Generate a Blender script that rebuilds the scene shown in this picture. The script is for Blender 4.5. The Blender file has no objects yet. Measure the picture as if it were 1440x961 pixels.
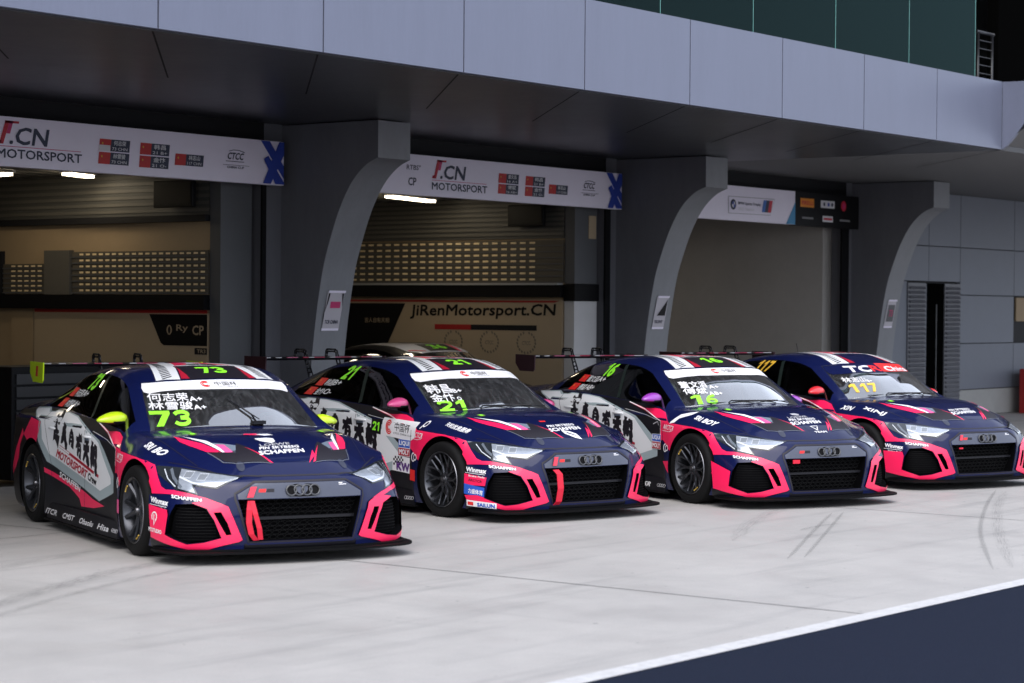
import bpy, bmesh, math, random
import numpy as np
from mathutils import Vector, Matrix
from mathutils.bvhtree import BVHTree
from mathutils.geometry import delaunay_2d_cdt
from mathutils.interpolate import poly_3d_calc

random.seed(7)
C = bpy.context.scene.collection
SC = bpy.context.scene
R = math.radians

# ------------------------------------------------------------------ camera
def make_camera():
    H, F, roll, pitch, A = 1.7852, 3070.84, .0077537, .0152935, .6584555
    fwd = Vector((math.cos(A)*math.cos(pitch), math.sin(A)*math.cos(pitch), -math.sin(pitch)))
    r0 = Vector((math.sin(A), -math.cos(A), 0)); u0 = r0.cross(fwd)
    c, s = math.cos(roll), math.sin(roll)
    right = r0*c + u0*s; up = -r0*s + u0*c
    cam = bpy.data.cameras.new('camera'); o = bpy.data.objects.new('camera', cam); C.objects.link(o)
    cam.lens = F/1440*36; cam.sensor_width = 36; cam.clip_end = 500; cam.clip_start = .2
    M = Matrix((right, up, -fwd)).transposed().to_4x4(); M.translation = Vector((0, 0, H))
    o.matrix_world = M
    cam.dof.use_dof = True; cam.dof.focus_distance = 19.0; cam.dof.aperture_fstop = 2.8
    SC.camera = o
make_camera()

# ------------------------------------------------------------------ light
SUN_EL, SUN_AZ = R(50), R(216)      # soft light through cloud, from the open side of the pit lane
w = bpy.data.worlds.new('World'); SC.world = w; w.use_nodes = True
nt = w.node_tree; bg = nt.nodes['Background']
sky = nt.nodes.new('ShaderNodeTexSky'); sky.sky_type = 'NISHITA'; sky.sun_disc = False
sky.sun_elevation = SUN_EL; sky.sun_rotation = math.pi/2 - SUN_AZ; sky.air_density = 1.0; sky.dust_density = 3.0; sky.ozone_density = 1.0
hs = nt.nodes.new('ShaderNodeHueSaturation'); hs.inputs['Saturation'].default_value = .85
nt.links.new(sky.outputs[0], hs.inputs['Color']); ov = nt.nodes.new('ShaderNodeMix'); ov.data_type = 'RGBA'; ov.inputs[0].default_value = .62; ov.inputs[7].default_value = (5.0, 5.35, 6.2, 1)   # cloud cover
nt.links.new(hs.outputs[0], ov.inputs[6]); nt.links.new(ov.outputs[2], bg.inputs[0]); bg.inputs[1].default_value = .15
sun = bpy.data.lights.new('sun', 'SUN'); sun.energy = 1.35; sun.angle = R(60); sun.color = (1, .98, .95)
so = bpy.data.objects.new('sun', sun); C.objects.link(so)
sd = Vector((math.cos(SUN_EL)*math.cos(SUN_AZ), math.cos(SUN_EL)*math.sin(SUN_AZ), math.sin(SUN_EL)))
so.rotation_euler = sd.to_track_quat('Z', 'Y').to_euler()
SC.view_settings.view_transform = 'Standard'; SC.view_settings.look = 'None'; SC.view_settings.gamma = 1
SC.view_settings.use_curve_mapping = False
SC.view_settings.exposure = 0.98
SC.cycles.max_bounces = 7; SC.cycles.transparent_max_bounces = 10; SC.cycles.caustics_reflective = False; SC.cycles.caustics_refractive = False

# ------------------------------------------------------------------ materials
MATS = {}
def mat(name, col, rough=.6, metal=0, coat=0, emit=0, spec=.5, var=0, vscale=3., bump=0, bscale=40., st=(1, 1, 1)):
    if name in MATS: return MATS[name]
    m = bpy.data.materials.new(name); m.use_nodes = True; n = m.node_tree.nodes; l = m.node_tree.links
    b = n['Principled BSDF']; b.inputs['Base Color'].default_value = (*col, 1)
    b.inputs['Roughness'].default_value = rough; b.inputs['Metallic'].default_value = metal
    b.inputs['Coat Weight'].default_value = coat; b.inputs['Coat Roughness'].default_value = .04
    b.inputs['Specular IOR Level'].default_value = spec
    if emit: b.inputs['Emission Color'].default_value = (*col, 1); b.inputs['Emission Strength'].default_value = emit
    if var:
        tc = n.new('ShaderNodeTexCoord'); no = n.new('ShaderNodeTexNoise'); no.inputs['Scale'].default_value = vscale; no.inputs['Detail'].default_value = 8
        no.inputs['Roughness'].default_value = .85
        mp = n.new('ShaderNodeMapping'); mp.inputs['Scale'].default_value = st; l.new(tc.outputs['Object'], mp.inputs[0]); l.new(mp.outputs[0], no.inputs['Vector'])
        mr = n.new('ShaderNodeMapRange'); mr.inputs[1].default_value = .3; mr.inputs[2].default_value = .7; mr.inputs[3].default_value = 1-var; mr.inputs[4].default_value = 1+var
        l.new(no.outputs['Fac'], mr.inputs[0])
        mx = n.new('ShaderNodeMix'); mx.data_type = 'RGBA'; mx.blend_type = 'MULTIPLY'; mx.inputs[0].default_value = 1
        mx.inputs[6].default_value = (*col, 1); l.new(mr.outputs[0], mx.inputs[7]); l.new(mx.outputs[2], b.inputs['Base Color'])
        rr = n.new('ShaderNodeMapRange'); rr.inputs[3].default_value = max(0, rough-.08); rr.inputs[4].default_value = min(1, rough+.08)
        l.new(no.outputs['Fac'], rr.inputs[0]); l.new(rr.outputs[0], b.inputs['Roughness'])
    if bump:
        tc = n.new('ShaderNodeTexCoord'); no = n.new('ShaderNodeTexNoise'); no.inputs['Scale'].default_value = bscale; no.inputs['Detail'].default_value = 4
        l.new(tc.outputs['Object'], no.inputs['Vector']); bp = n.new('ShaderNodeBump'); bp.inputs['Strength'].default_value = bump; bp.inputs['Distance'].default_value = .004
        l.new(no.outputs['Fac'], bp.inputs['Height']); l.new(bp.outputs[0], b.inputs['Normal'])
    MATS[name] = m
    return m
def glass_mat(name, tint, refl_col=(1, 1, 1), rough=.02, ior=1.5, haze=0, k=2.0):
    m = bpy.data.materials.new(name); m.use_nodes = True; n = m.node_tree.nodes; l = m.node_tree.links
    for x in list(n): n.remove(x)
    out = n.new('ShaderNodeOutputMaterial'); tr = n.new('ShaderNodeBsdfTransparent'); tr.inputs[0].default_value = (*tint, 1)
    gl = n.new('ShaderNodeBsdfGlossy'); gl.inputs['Roughness'].default_value = rough; gl.inputs['Color'].default_value = (*refl_col, 1)
    fr = n.new('ShaderNodeFresnel'); fr.inputs['IOR'].default_value = ior
    mu = n.new('ShaderNodeMath'); mu.operation = 'MULTIPLY_ADD'; mu.inputs[1].default_value = k; mu.inputs[2].default_value = .02; mu.use_clamp = True
    l.new(fr.outputs[0], mu.inputs[0])
    mx = n.new('ShaderNodeMixShader'); l.new(mu.outputs[0], mx.inputs[0]); l.new(tr.outputs[0], mx.inputs[1]); l.new(gl.outputs[0], mx.inputs[2])
    if haze:
        # dust and water streaks on the pane
        tc = n.new('ShaderNodeTexCoord'); no = n.new('ShaderNodeTexNoise'); no.inputs['Scale'].default_value = 26; no.inputs['Detail'].default_value = 9; no.inputs['Roughness'].default_value = .75
        mp = n.new('ShaderNodeMapping'); mp.inputs['Scale'].default_value = (.35, 1, .35)
        l.new(tc.outputs['Object'], mp.inputs[0]); l.new(mp.outputs[0], no.inputs['Vector'])
        mr = n.new('ShaderNodeMapRange'); mr.inputs[1].default_value = .48; mr.inputs[2].default_value = .8; mr.inputs[3].default_value = haze*.35; mr.inputs[4].default_value = haze*2.2
        l.new(no.outputs['Fac'], mr.inputs[0])
        df = n.new('ShaderNodeBsdfDiffuse'); df.inputs[0].default_value = (.5, .52, .55, 1)
        m2 = n.new('ShaderNodeMixShader'); l.new(mr.outputs[0], m2.inputs[0]); l.new(mx.outputs[0], m2.inputs[1]); l.new(df.outputs[0], m2.inputs[2]); mx = m2
    l.new(mx.outputs[0], out.inputs[0]); MATS[name] = m
    return m

# ------------------------------------------------------------------ tagging and mesh helpers
def tag(o, label=None, cat=None, group=None, kind=None):
    if label: o['label'] = label
    if cat: o['category'] = cat
    if group: o['group'] = group
    if kind: o['kind'] = kind
    return o
def empty(name, loc=(0, 0, 0), rz=0):
    o = bpy.data.objects.new(name, None); o.location = loc; o.rotation_euler = (0, 0, rz); o.empty_display_size = .2; C.objects.link(o); return o
def pchip(P, sub):
    P = np.asarray(P, float); n = P.shape[0]
    d = P[1:] - P[:-1]
    m = np.zeros_like(P)
    a, b = d[:-1], d[1:]
    same = (a * b) > 0
    with np.errstate(divide='ignore', invalid='ignore'):
        hm = 2 * a * b / (a + b)
    m[1:-1] = np.where(same, hm, 0)
    m[0] = 1.5 * d[0] - .5 * m[1]; m[-1] = 1.5 * d[-1] - .5 * m[-2]
    out = []
    for i in range(n - 1):
        for s in range(sub):
            t = s / sub
            h00 = 2*t**3 - 3*t**2 + 1; h10 = t**3 - 2*t**2 + t; h01 = -2*t**3 + 3*t**2; h11 = t**3 - t**2
            out.append(h00*P[i] + h10*m[i] + h01*P[i+1] + h11*m[i+1])
    out.append(P[-1])
    return np.array(out)
_TXT = {}
def text_tris(s, bold=0., spacing=1.):
    if any(ord(c) > 0x2e80 for c in s): bold *= .35
    k = (s, bold, spacing)
    if k in _TXT: return _TXT[k]
    cu = bpy.data.curves.new('t', 'FONT'); cu.body = s; cu.size = 1; cu.offset = bold; cu.resolution_u = 2; cu.space_character = spacing
    o = bpy.data.objects.new('t', cu); C.objects.link(o)
    dg = bpy.context.evaluated_depsgraph_get(); ev = o.evaluated_get(dg); me = ev.to_mesh()
    V = np.array([v.co[:2] for v in me.vertices]) if len(me.vertices) else np.zeros((0, 2))
    Fs = [tuple(p.vertices) for p in me.polygons]
    ev.to_mesh_clear(); bpy.data.objects.remove(o); bpy.data.curves.remove(cu)
    if len(V):
        lo, hi = V.min(0), V.max(0); V = (V-lo)/np.maximum(hi-lo, 1e-6)
    _TXT[k] = (V, Fs)
    return _TXT[k]
class MB:
    """collects polygons and builds one mesh object"""
    def __init__(s): s.v = []; s.f = []; s.m = []; s.sm = []; s.mats = []
    def mi(s, m):
        if m not in s.mats: s.mats.append(m)
        return s.mats.index(m)
    def poly(s, pts, m, smooth=False):
        i = len(s.v); s.v += [tuple(p) for p in pts]; s.f.append(tuple(range(i, i+len(pts)))); s.m.append(s.mi(m)); s.sm.append(smooth)
    def box(s, a, b, m, skip=''):
        x0, y0, z0 = [min(p, q) for p, q in zip(a, b)]; x1, y1, z1 = [max(p, q) for p, q in zip(a, b)]
        i = len(s.v); s.v += [(x0,y0,z0),(x1,y0,z0),(x1,y1,z0),(x0,y1,z0),(x0,y0,z1),(x1,y0,z1),(x1,y1,z1),(x0,y1,z1)]
        for k, f in (('b',(0,3,2,1)),('t',(4,5,6,7)),('f',(0,1,5,4)),('r',(1,2,6,5)),('k',(2,3,7,6)),('l',(3,0,4,7))):
            if k in skip: continue
            s.f.append(tuple(i+q for q in f)); s.m.append(s.mi(m)); s.sm.append(False)
    def prism(s, pts, vec, m, smooth=False):
        """closed prism of a 3-D polygon pushed along vec"""
        n = len(pts); i = len(s.v); vec = Vector(vec)
        s.v += [tuple(p) for p in pts] + [tuple(Vector(p)+vec) for p in pts]
        mi = s.mi(m)
        s.f.append(tuple(range(i+n-1, i-1, -1))); s.m.append(mi); s.sm.append(False)
        s.f.append(tuple(range(i+n, i+2*n))); s.m.append(mi); s.sm.append(False)
        for k in range(n):
            q = (k+1) % n
            s.f.append((i+k, i+q, i+n+q, i+n+k)); s.m.append(mi); s.sm.append(smooth)
    def tube(s, path, r, m, n=8, cap=True):
        path = [Vector(p) for p in path]; rings = []
        rr = r if isinstance(r, (list, tuple)) else [r]*len(path)
        up = Vector((0, 0, 1)); i0 = len(s.v)
        for k, p in enumerate(path):
            t = (path[min(k+1, len(path)-1)] - path[max(k-1, 0)]).normalized()
            a = t.cross(up); a = t.cross(Vector((1, 0, 0))) if a.length < .05 else a; a.normalize(); b = t.cross(a)
            for q in range(n):
                an = 2*math.pi*q/n; s.v.append(tuple(p + (a*math.cos(an)+b*math.sin(an))*rr[k]))
        mi = s.mi(m)
        for k in range(len(path)-1):
            for q in range(n):
                w_ = (q+1) % n
                s.f.append((i0+k*n+q, i0+k*n+w_, i0+(k+1)*n+w_, i0+(k+1)*n+q)); s.m.append(mi); s.sm.append(True)
        if cap:
            s.f.append(tuple(i0+q for q in range(n))); s.m.append(mi); s.sm.append(False)
            s.f.append(tuple(i0+(len(path)-1)*n+q for q in range(n-1, -1, -1))); s.m.append(mi); s.sm.append(False)
    def lathe(s, prof, m, n=40, axis='y', closed=False):
        i0 = len(s.v); k = len(prof); mi = s.mi(m)
        for q in range(n):
            a = 2*math.pi*q/n
            for r, y in prof: s.v.append((r*math.cos(a), y, r*math.sin(a)) if axis == 'y' else (r*math.cos(a), r*math.sin(a), y))
        for q in range(n):
            w_ = (q+1) % n
            for j in range(k-1 if not closed else k):
                j2 = (j+1) % k
                s.f.append((i0+q*k+j, i0+q*k+j2, i0+w_*k+j2, i0+w_*k+j)); s.m.append(mi); s.sm.append(True)
    def text(s, string, bl, br, tl, m, bold=.0, spacing=1.):
        """flat lettering filling the parallelogram bl-br-tl"""
        V, Fs = text_tris(string, 0 if bold >= .03 else bold*.5, spacing)
        bl, br, tl = Vector(bl), Vector(br), Vector(tl); mi = s.mi(m)
        nrm = (br-bl).cross(tl-bl).normalized(); U = (br-bl).normalized(); W = (tl-bl).normalized(); h = (tl-bl).length*bold*.55
        for c, (a_, b_) in enumerate(((-1, -1), (1, -1), (-1, 1), (1, 1)) if bold >= .03 else ((0, 0),)):
            i = len(s.v); sh = U*a_*h + W*b_*h + nrm*.0003*c
            s.v += [tuple(bl + (br-bl)*float(p) + (tl-bl)*float(q) + sh) for p, q in V]
            for f in Fs: s.f.append(tuple(i+q for q in f)); s.m.append(mi); s.sm.append(False)
    def build(s, name, parent=None, autos=None):
        me = bpy.data.meshes.new(name); me.from_pydata(s.v, [], s.f)
        for m in s.mats: me.materials.append(m)
        me.polygons.foreach_set('material_index', s.m); me.polygons.foreach_set('use_smooth', s.sm); me.update()
        if autos:
            bm = bmesh.new(); bm.from_mesh(me); bmesh.ops.recalc_face_normals(bm, faces=bm.faces)
            for e in bm.edges:
                if len(e.link_faces) == 2 and e.calc_face_angle(0) > R(autos): e.smooth = False
            bm.to_mesh(me); bm.free()
        o = bpy.data.objects.new(name, me); C.objects.link(o); o.parent = parent
        return o
def hide_bevel(o, wdt=.01, seg=2):
    b = o.modifiers.new('bevel', 'BEVEL'); b.width = wdt; b.segments = seg; b.limit_method = 'ANGLE'; b.angle_limit = R(40); return o
# ------------------------------------------------------------------ ground
def concrete(name, col, dark, scale=1.0, wet=.45):
    m = bpy.data.materials.new(name); m.use_nodes = True; n = m.node_tree.nodes; l = m.node_tree.links; b = n['Principled BSDF']
    tc = n.new('ShaderNodeTexCoord')
    def noise(sc, det, st=(1, 1, 1), rot=0, rough=.6):
        mp = n.new('ShaderNodeMapping'); mp.inputs['Scale'].default_value = st; mp.inputs['Rotation'].default_value = (0, 0, rot)
        no = n.new('ShaderNodeTexNoise'); no.inputs['Scale'].default_value = sc; no.inputs['Detail'].default_value = det; no.inputs['Roughness'].default_value = rough
        l.new(tc.outputs['Object'], mp.inputs[0]); l.new(mp.outputs[0], no.inputs['Vector']); return no.outputs['Fac']
    def rng(s, a, c, lo, hi):
        r = n.new('ShaderNodeMapRange'); r.inputs[1].default_value = a; r.inputs[2].default_value = c; r.inputs[3].default_value = lo; r.inputs[4].default_value = hi
        l.new(s, r.inputs[0]); return r.outputs[0]
    def mul(a, c):
        x = n.new('ShaderNodeMath'); x.operation = 'MULTIPLY'; l.new(a, x.inputs[0]); l.new(c, x.inputs[1]); return x.outputs[0]
    big = rng(noise(.35*scale, 5), .3, .7, .93, 1.04)
    mid = rng(noise(2.6*scale, 10, rough=.75), .3, .75, .89, 1.05)
    fine = mul(rng(noise(75, 4, rough=.8), .25, .75, .86, 1.10), rng(noise(210, 3), .25, .75, .9, 1.08))
    streak = rng(noise(1.6, 7, (.16, 2.2, 1), R(-14)), .55, .74, 1.0, .76)
    streak2 = rng(noise(1.1, 8, (2.6, .14, 1), R(25)), .60, .80, 1.0, .84)
    spots = mul(rng(noise(9, 2), .72, .77, 1.0, .45), rng(noise(31, 2), .76, .80, 1.0, .55))
    t = mul(mul(mul(big, mid), mul(fine, streak)), mul(streak2, spots))
    mx = n.new('ShaderNodeMix'); mx.data_type = 'RGBA'; mx.inputs[6].default_value = (*dark, 1); mx.inputs[7].default_value = (*col, 1)
    l.new(rng(t, .35, 1.05, 0, 1), mx.inputs[0]); l.new(mx.outputs[2], b.inputs['Base Color'])
    l.new(rng(noise(1.2, 6), .35, .7, wet, wet+.3), b.inputs['Roughness'])
    bp = n.new('ShaderNodeBump'); bp.inputs['Strength'].default_value = .25; bp.inputs['Distance'].default_value = .003
    l.new(noise(120, 4), bp.inputs['Height']); l.new(bp.outputs[0], b.inputs['Normal'])
    MATS[name] = m; return m
M_CON = concrete('concrete', (.43, .415, .402), (.16, .16, .165))
M_JOINT = mat('joint', (.10, .10, .10), .9)
M_LANE = mat('lane_paint', (.009, .013, .027), .85, var=.35, vscale=45, bump=.9, bscale=120, spec=.08)
M_WHITE = mat('line_paint', (.50, .50, .51), .6, var=.22, vscale=14)
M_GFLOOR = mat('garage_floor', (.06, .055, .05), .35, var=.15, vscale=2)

m = MB(); m.poly([(-60, -60, 0), (140, -60, 0), (140, 90, 0), (-60, 90, 0)], M_CON); tag(m.build('ground'), kind='structure')
m = MB(); m.poly([(-60, -12, .004), (140, -12, .004), (140, 6.05, .004), (-60, 6.05, .004)], M_LANE); tag(m.build('road'), kind='structure')
m = MB(); m.poly([(-60, 6.05, .008), (140, 6.05, .008), (140, 6.19, .008), (-60, 6.19, .008)], M_WHITE); tag(m.build('road_line'), kind='structure')
m = MB()
for X in (-.7, 5.37, 11.42, 17.45, 23.5, 29.5, 35.5): m.poly([(X-.006, 6.19, .004), (X+.006, 6.19, .004), (X+.006, 16.7, .004), (X-.006, 16.7, .004)], M_JOINT)
for Y in (13.2,): m.poly([(-20, Y-.005, .0045), (60, Y-.005, .0045), (60, Y+.005, .0045), (-20, Y+.005, .0045)], M_JOINT)
tag(m.build('ground_joints'), kind='structure')

# worn rubber marks
def rubber(name, col, amt, sc, st):
    m = bpy.data.materials.new(name); m.use_nodes = True; n = m.node_tree.nodes; l = m.node_tree.links; b = n['Principled BSDF']
    b.inputs['Base Color'].default_value = (*col, 1); b.inputs['Roughness'].default_value = .7
    tc = n.new('ShaderNodeTexCoord'); mp = n.new('ShaderNodeMapping'); mp.inputs['Scale'].default_value = st
    no = n.new('ShaderNodeTexNoise'); no.inputs['Scale'].default_value = sc; no.inputs['Detail'].default_value = 8; no.inputs['Roughness'].default_value = .75
    l.new(tc.outputs['UV'], mp.inputs[0]); l.new(mp.outputs[0], no.inputs['Vector'])
    r = n.new('ShaderNodeMapRange'); r.inputs[1].default_value = .47; r.inputs[2].default_value = .70; r.inputs[3].default_value = 0; r.inputs[4].default_value = amt
    # fades out towards both edges of the strip (worn rubber is densest in the middle)
    sp = n.new('ShaderNodeSeparateXYZ'); l.new(tc.outputs['UV'], sp.inputs[0])
    s_ = n.new('ShaderNodeMath'); s_.operation = 'PINGPONG'; s_.inputs[1].default_value = .5; l.new(sp.outputs[1], s_.inputs[0])
    k = n.new('ShaderNodeMath'); k.operation = 'MULTIPLY'; k.inputs[1].default_value = 3; k.use_clamp = True; l.new(s_.outputs[0], k.inputs[0])
    s2 = n.new('ShaderNodeMath'); s2.operation = 'PINGPONG'; s2.inputs[1].default_value = .5; l.new(sp.outputs[2], s2.inputs[0])
    k2 = n.new('ShaderNodeMath'); k2.operation = 'MULTIPLY'; l.new(k.outputs[0], k2.inputs[0]); l.new(no.outputs['Fac'], r.inputs[0]); l.new(r.outputs[0], k2.inputs[1])
    l.new(k2.outputs[0], b.inputs['Alpha']); MATS[name] = m; return m
M_SKID = rubber('skid', (.06, .06, .065), .7, 6, (.9, 5, 1))
M_SKID2 = rubber('skid_faint', (.11, .11, .115), .45, 3, (.8, 5, 1))
M_SKID3 = rubber('skid_dark', (.03, .035, .035), 1.0, 12, (5, 1.2, 1))
skids = []
def strip(path, wdt, mtl, z):
    V, Fs, uv = [], [], []
    P = [Vector((*p, 0)) for p in path]; P2 = []
    for i in range(len(P)-1):
        for k in range(8):
            a = P[max(i-1, 0)]; b = P[i]; c = P[i+1]; d = P[min(i+2, len(P)-1)]; t = k/8
            P2.append(.5*((2*b)+(c-a)*t+(2*a-5*b+4*c-d)*t*t+(3*b-a-3*c+d)*t**3))
    P2.append(P[-1]); L = 0
    for i, p in enumerate(P2):
        t = (P2[min(i+1, len(P2)-1)]-P2[max(i-1, 0)]).normalized(); n_ = Vector((-t.y, t.x, 0))
        if i: L += (p-P2[i-1]).length
        wd = wdt*min(1, 6*min(i, len(P2)-1-i)/len(P2)+.1)
        V += [tuple(p-n_*wd/2+Vector((0, 0, z))), tuple(p+n_*wd/2+Vector((0, 0, z)))]; uv += [(L, 0), (L, 1)]
    for i in range(len(P2)-1): Fs.append((2*i, 2*i+2, 2*i+3, 2*i+1))
    skids.append((V, Fs, uv, mtl))
strip([(16.9, 9.5), (15.3, 8.78), (13.5, 7.95)], .045, M_SKID3, .010)
strip([(17.05, 9.47), (15.45, 8.73), (13.65, 7.9)], .04, M_SKID3, .010)
strip([(20.2, 9.5), (18.4, 8.75), (16.2, 7.75), (13.9, 6.55)], .05, M_SKID3, .010)
strip([(20.1, 9.35), (18.5, 8.68), (16.35, 7.66), (14.1, 6.5)], .12, M_SKID2, .0085)
strip([(7.2, 9.8), (8.4, 10.33), (9.2, 10.7), (10.3, 11.1), (12.2, 11.25)], .22, M_SKID, .009)
strip([(6.9, 10.6), (8.9, 11.5), (10.8, 12.1), (12.4, 12.5)], .20, M_SKID2, .009)
strip([(7.4, 9.62), (9.0, 10.35), (10.6, 10.85), (12.0, 11.0)], .10, M_SKID, .0085)
strip([(14.3, 8.9), (16.5, 9.9), (19.6, 10.6)], .18, M_SKID2, .0085)
strip([(15.4, 8.95), (15.75, 9.0), (16.1, 8.98)], .05, M_SKID3, .009)
V, Fs, UV, MI, mts = [], [], [], [], []
for v, f, uv, mtl in skids:
    i = len(V); V += v
    if mtl not in mts: mts.append(mtl)
    for q in f: Fs.append(tuple(i+k for k in q)); UV += [uv[k] for k in q]; MI.append(mts.index(mtl))
me = bpy.data.meshes.new('tyre_marks'); me.from_pydata(V, [], Fs); ul = me.uv_layers.new(name='UVMap')
for k, t in enumerate(UV): ul.data[k].uv = t
for t in mts: me.materials.append(t)
me.polygons.foreach_set('material_index', MI)
o = bpy.data.objects.new('tyre_marks', me); C.objects.link(o); tag(o, kind='structure')

# ------------------------------------------------------------------ pit building
YF, ZS, ZT, YW, BAY = 11.65, 3.765, 4.60, 16.6, 6.385
M_FAC = mat('fascia_metal', (.155, .17, .235), .42, metal=.25, var=.07, vscale=1.3, st=(2.2, 1, .35))
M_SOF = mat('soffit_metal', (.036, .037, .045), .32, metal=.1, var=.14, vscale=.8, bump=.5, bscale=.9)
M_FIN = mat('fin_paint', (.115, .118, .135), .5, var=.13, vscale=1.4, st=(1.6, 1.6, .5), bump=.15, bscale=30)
M_FINE = mat('fin_front_tone', (.18, .188, .205), .5, var=.13, vscale=2, st=(1.6, 1.6, .5), bump=.15, bscale=30)  # front faces of the pillars, a lighter tone than their sides
M_WALLG = mat('wall_panel', (.145, .16, .195), .55, var=.07, vscale=1.2)
M_DARK = mat('dark_paint', (.012, .012, .014), .6, spec=.15)
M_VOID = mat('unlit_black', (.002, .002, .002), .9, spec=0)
M_DGREY = mat('dark_grey_paint', (.07, .073, .08), .5, var=.08, vscale=2)
M_CREAM = mat('cream_wall', (.30, .22, .13), .7, var=.08, vscale=1)
M_CREAM2 = mat('cream_board', (.34, .265, .175), .55, var=.04, vscale=1)
M_SLAT = mat('slat_metal', (.085, .08, .07), .5, var=.1, vscale=2)
M_BLACK = mat('black', (.004, .004, .005), .5, spec=.15)
M_RED = mat('red_paint', (.30, .012, .012), .5)
M_WPIL = mat('white_column', (.45, .45, .46), .5, var=.05)
M_TAUPE = mat('taupe_wall', (.40, .385, .37), .6, var=.10, vscale=.6)
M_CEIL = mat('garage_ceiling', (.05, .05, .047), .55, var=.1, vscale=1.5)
M_STEEL = mat('steel', (.06, .06, .062), .5, metal=1)
M_PLINTH = mat('plinth', (.33, .33, .32), .75, var=.1, vscale=2)

bld = empty('pit_building', (11, 16.6, 0)); bo = Vector((11, 16.6, 0))
tag(bld, 'grey pit lane building with a metal clad overhang above curved pillars and open garages', 'building')
def bpart(m, name, **k):
    o = m.build(name, bld, **k); o.matrix_parent_inverse = Matrix.Translation(-bo); return o
PW = 1.7445
X0 = 24.83
xs = [X0 - PW*k for k in range(0, 16)]
m = MB()
for a in xs[:-1]:
    m.box((a-PW+.008, YF, ZS+.01), (a-.008, YF+.05, ZT), M_FAC)
m.box((xs[-1], YF+.02, ZS+.015), (X0-.01, YF+.12, ZT-.01), M_DARK)
# end return of the cladding, its lower edge sweeping up
pts = [(X0, YF, ZS+.01)] + [(X0, YF-.31*t/6*1.0, ZS+.01+.34*(t/6)**1.3) for t in range(1, 7)] + [(X0, YF-.6, 4.36), (X0, YF-1.1, ZT-.02), (X0, YF, ZT)]
m.prism(pts, (.05, 0, 0), M_FAC)
m.box((X0+.06, YF-1.1, ZT-.05), (X0+12, YF+.1, ZT+.0), M_FAC)
bpart(m, 'fascia')
m = MB()
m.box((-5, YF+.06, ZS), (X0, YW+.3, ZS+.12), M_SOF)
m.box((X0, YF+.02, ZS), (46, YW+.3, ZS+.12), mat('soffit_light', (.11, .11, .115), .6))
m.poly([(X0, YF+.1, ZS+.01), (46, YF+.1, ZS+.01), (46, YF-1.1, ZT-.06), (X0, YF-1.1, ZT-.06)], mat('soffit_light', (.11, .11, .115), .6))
# seams of the soffit sheets run at 45 degrees
for a in xs:
    m.poly([(a, YF+.07, ZS-.003), (a+.022, YF+.07, ZS-.003), (a+2.322, YF+2.35, ZS-.003), (a+2.30, YF+2.35, ZS-.003)], M_DARK)
bpart(m, 'soffit')

# curved fins
prof = [(15.2, ZS-.012), (15.2, 3.36), (15.33, 3.31), (15.46, 3.22), (15.56, 3.12), (15.64, 3.01), (15.76, 2.79), (15.88, 2.49), (15.96, 2.25), (16.0, 2.08), (16.07, 1.69), (16.13, 1.23), (16.17, .8), (16.2, .3), (16.2, 0)]
prof = [tuple(q) for q in pchip(prof[:1]+prof[1:2], 1)] + [tuple(q) for q in pchip(prof[1:], 4)][1:]
FX = [17.32 - BAY*2, 17.32 - BAY, 17.32, 17.32+BAY-.02, 17.32+2*BAY-.04]
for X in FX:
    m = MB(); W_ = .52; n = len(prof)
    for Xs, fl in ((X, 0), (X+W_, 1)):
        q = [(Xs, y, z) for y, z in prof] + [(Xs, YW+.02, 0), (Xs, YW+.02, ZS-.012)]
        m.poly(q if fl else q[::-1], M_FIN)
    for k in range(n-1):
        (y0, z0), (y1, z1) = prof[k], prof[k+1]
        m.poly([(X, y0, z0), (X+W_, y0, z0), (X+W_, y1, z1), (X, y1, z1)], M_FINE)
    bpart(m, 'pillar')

# back wall of the apron with the garage openings
m = MB()
opens = [(-1.3+0, 4.3), (5.15, 10.68), (11.55, 17.05), (17.95, 23.45), (24.32, 29.88)]
prev = -5
for a, b in opens:
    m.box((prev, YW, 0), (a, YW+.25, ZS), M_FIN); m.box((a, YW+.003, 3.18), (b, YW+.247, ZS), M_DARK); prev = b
m.box((prev, YW, 0), (31.0, YW+.25, ZS), M_FIN)
bpart(m, 'garage_wall')
# right hand wall of separate panels round a doorway
m = MB(); Yp = 16.7
def panel(x0, z0, x1, z1, mt=M_WALLG, d=.06): m.box((x0+.008, Yp, z0+.008), (x1-.008, Yp+d, z1-.008), mt)
zr = [.45, 1.24, 2.065, 2.87, ZS]
panel(30.99, 2.28, 32.86, 2.87); panel(30.99, 2.87, 32.86, ZS); panel(32.86, 2.28, 34.02, 2.87); panel(32.86, 2.87, 34.02, ZS)
panel(30.99, .0, 32.1, 2.28)
for a, b in ((34.02, 36.15), (36.15, 38.3), (38.3, 40.4), (40.4, 42.5), (42.5, 46)):
    for k in range(4):
        if a == 36.15 and k == 1: continue
        panel(a, zr[k], b, zr[k+1])
panel(34.02, 0, 46, .45, M_PLINTH, .07)
m.box((30.6, Yp+.06, 0), (46, Yp+.2, ZS), M_DARK)
m.box((36.3, Yp+.02, 1.62), (38.2, Yp+.05, 2.04), M_CREAM)
bpart(m, 'wall_panels')
def louvre(x0, x1):
    m = MB(); m.box((x0, Yp-.02, .02), (x1, Yp+.03, 2.25), M_FIN)
    z = .12
    while z < 2.2:
        m.prism([(x0+.04, Yp-.02, z), (x0+.04, Yp-.055, z+.01), (x0+.04, Yp-.02, z+.055)], (x1-x0-.08, 0, 0), M_FIN); z += .075
    return bpart(m, 'louvre_door')
louvre(32.1, 32.72); louvre(33.42, 34.0)
m = MB(); m.box((32.72, Yp+.0, 0), (33.42, Yp+.05, 2.25), M_VOID); bpart(m, 'doorway')
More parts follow.
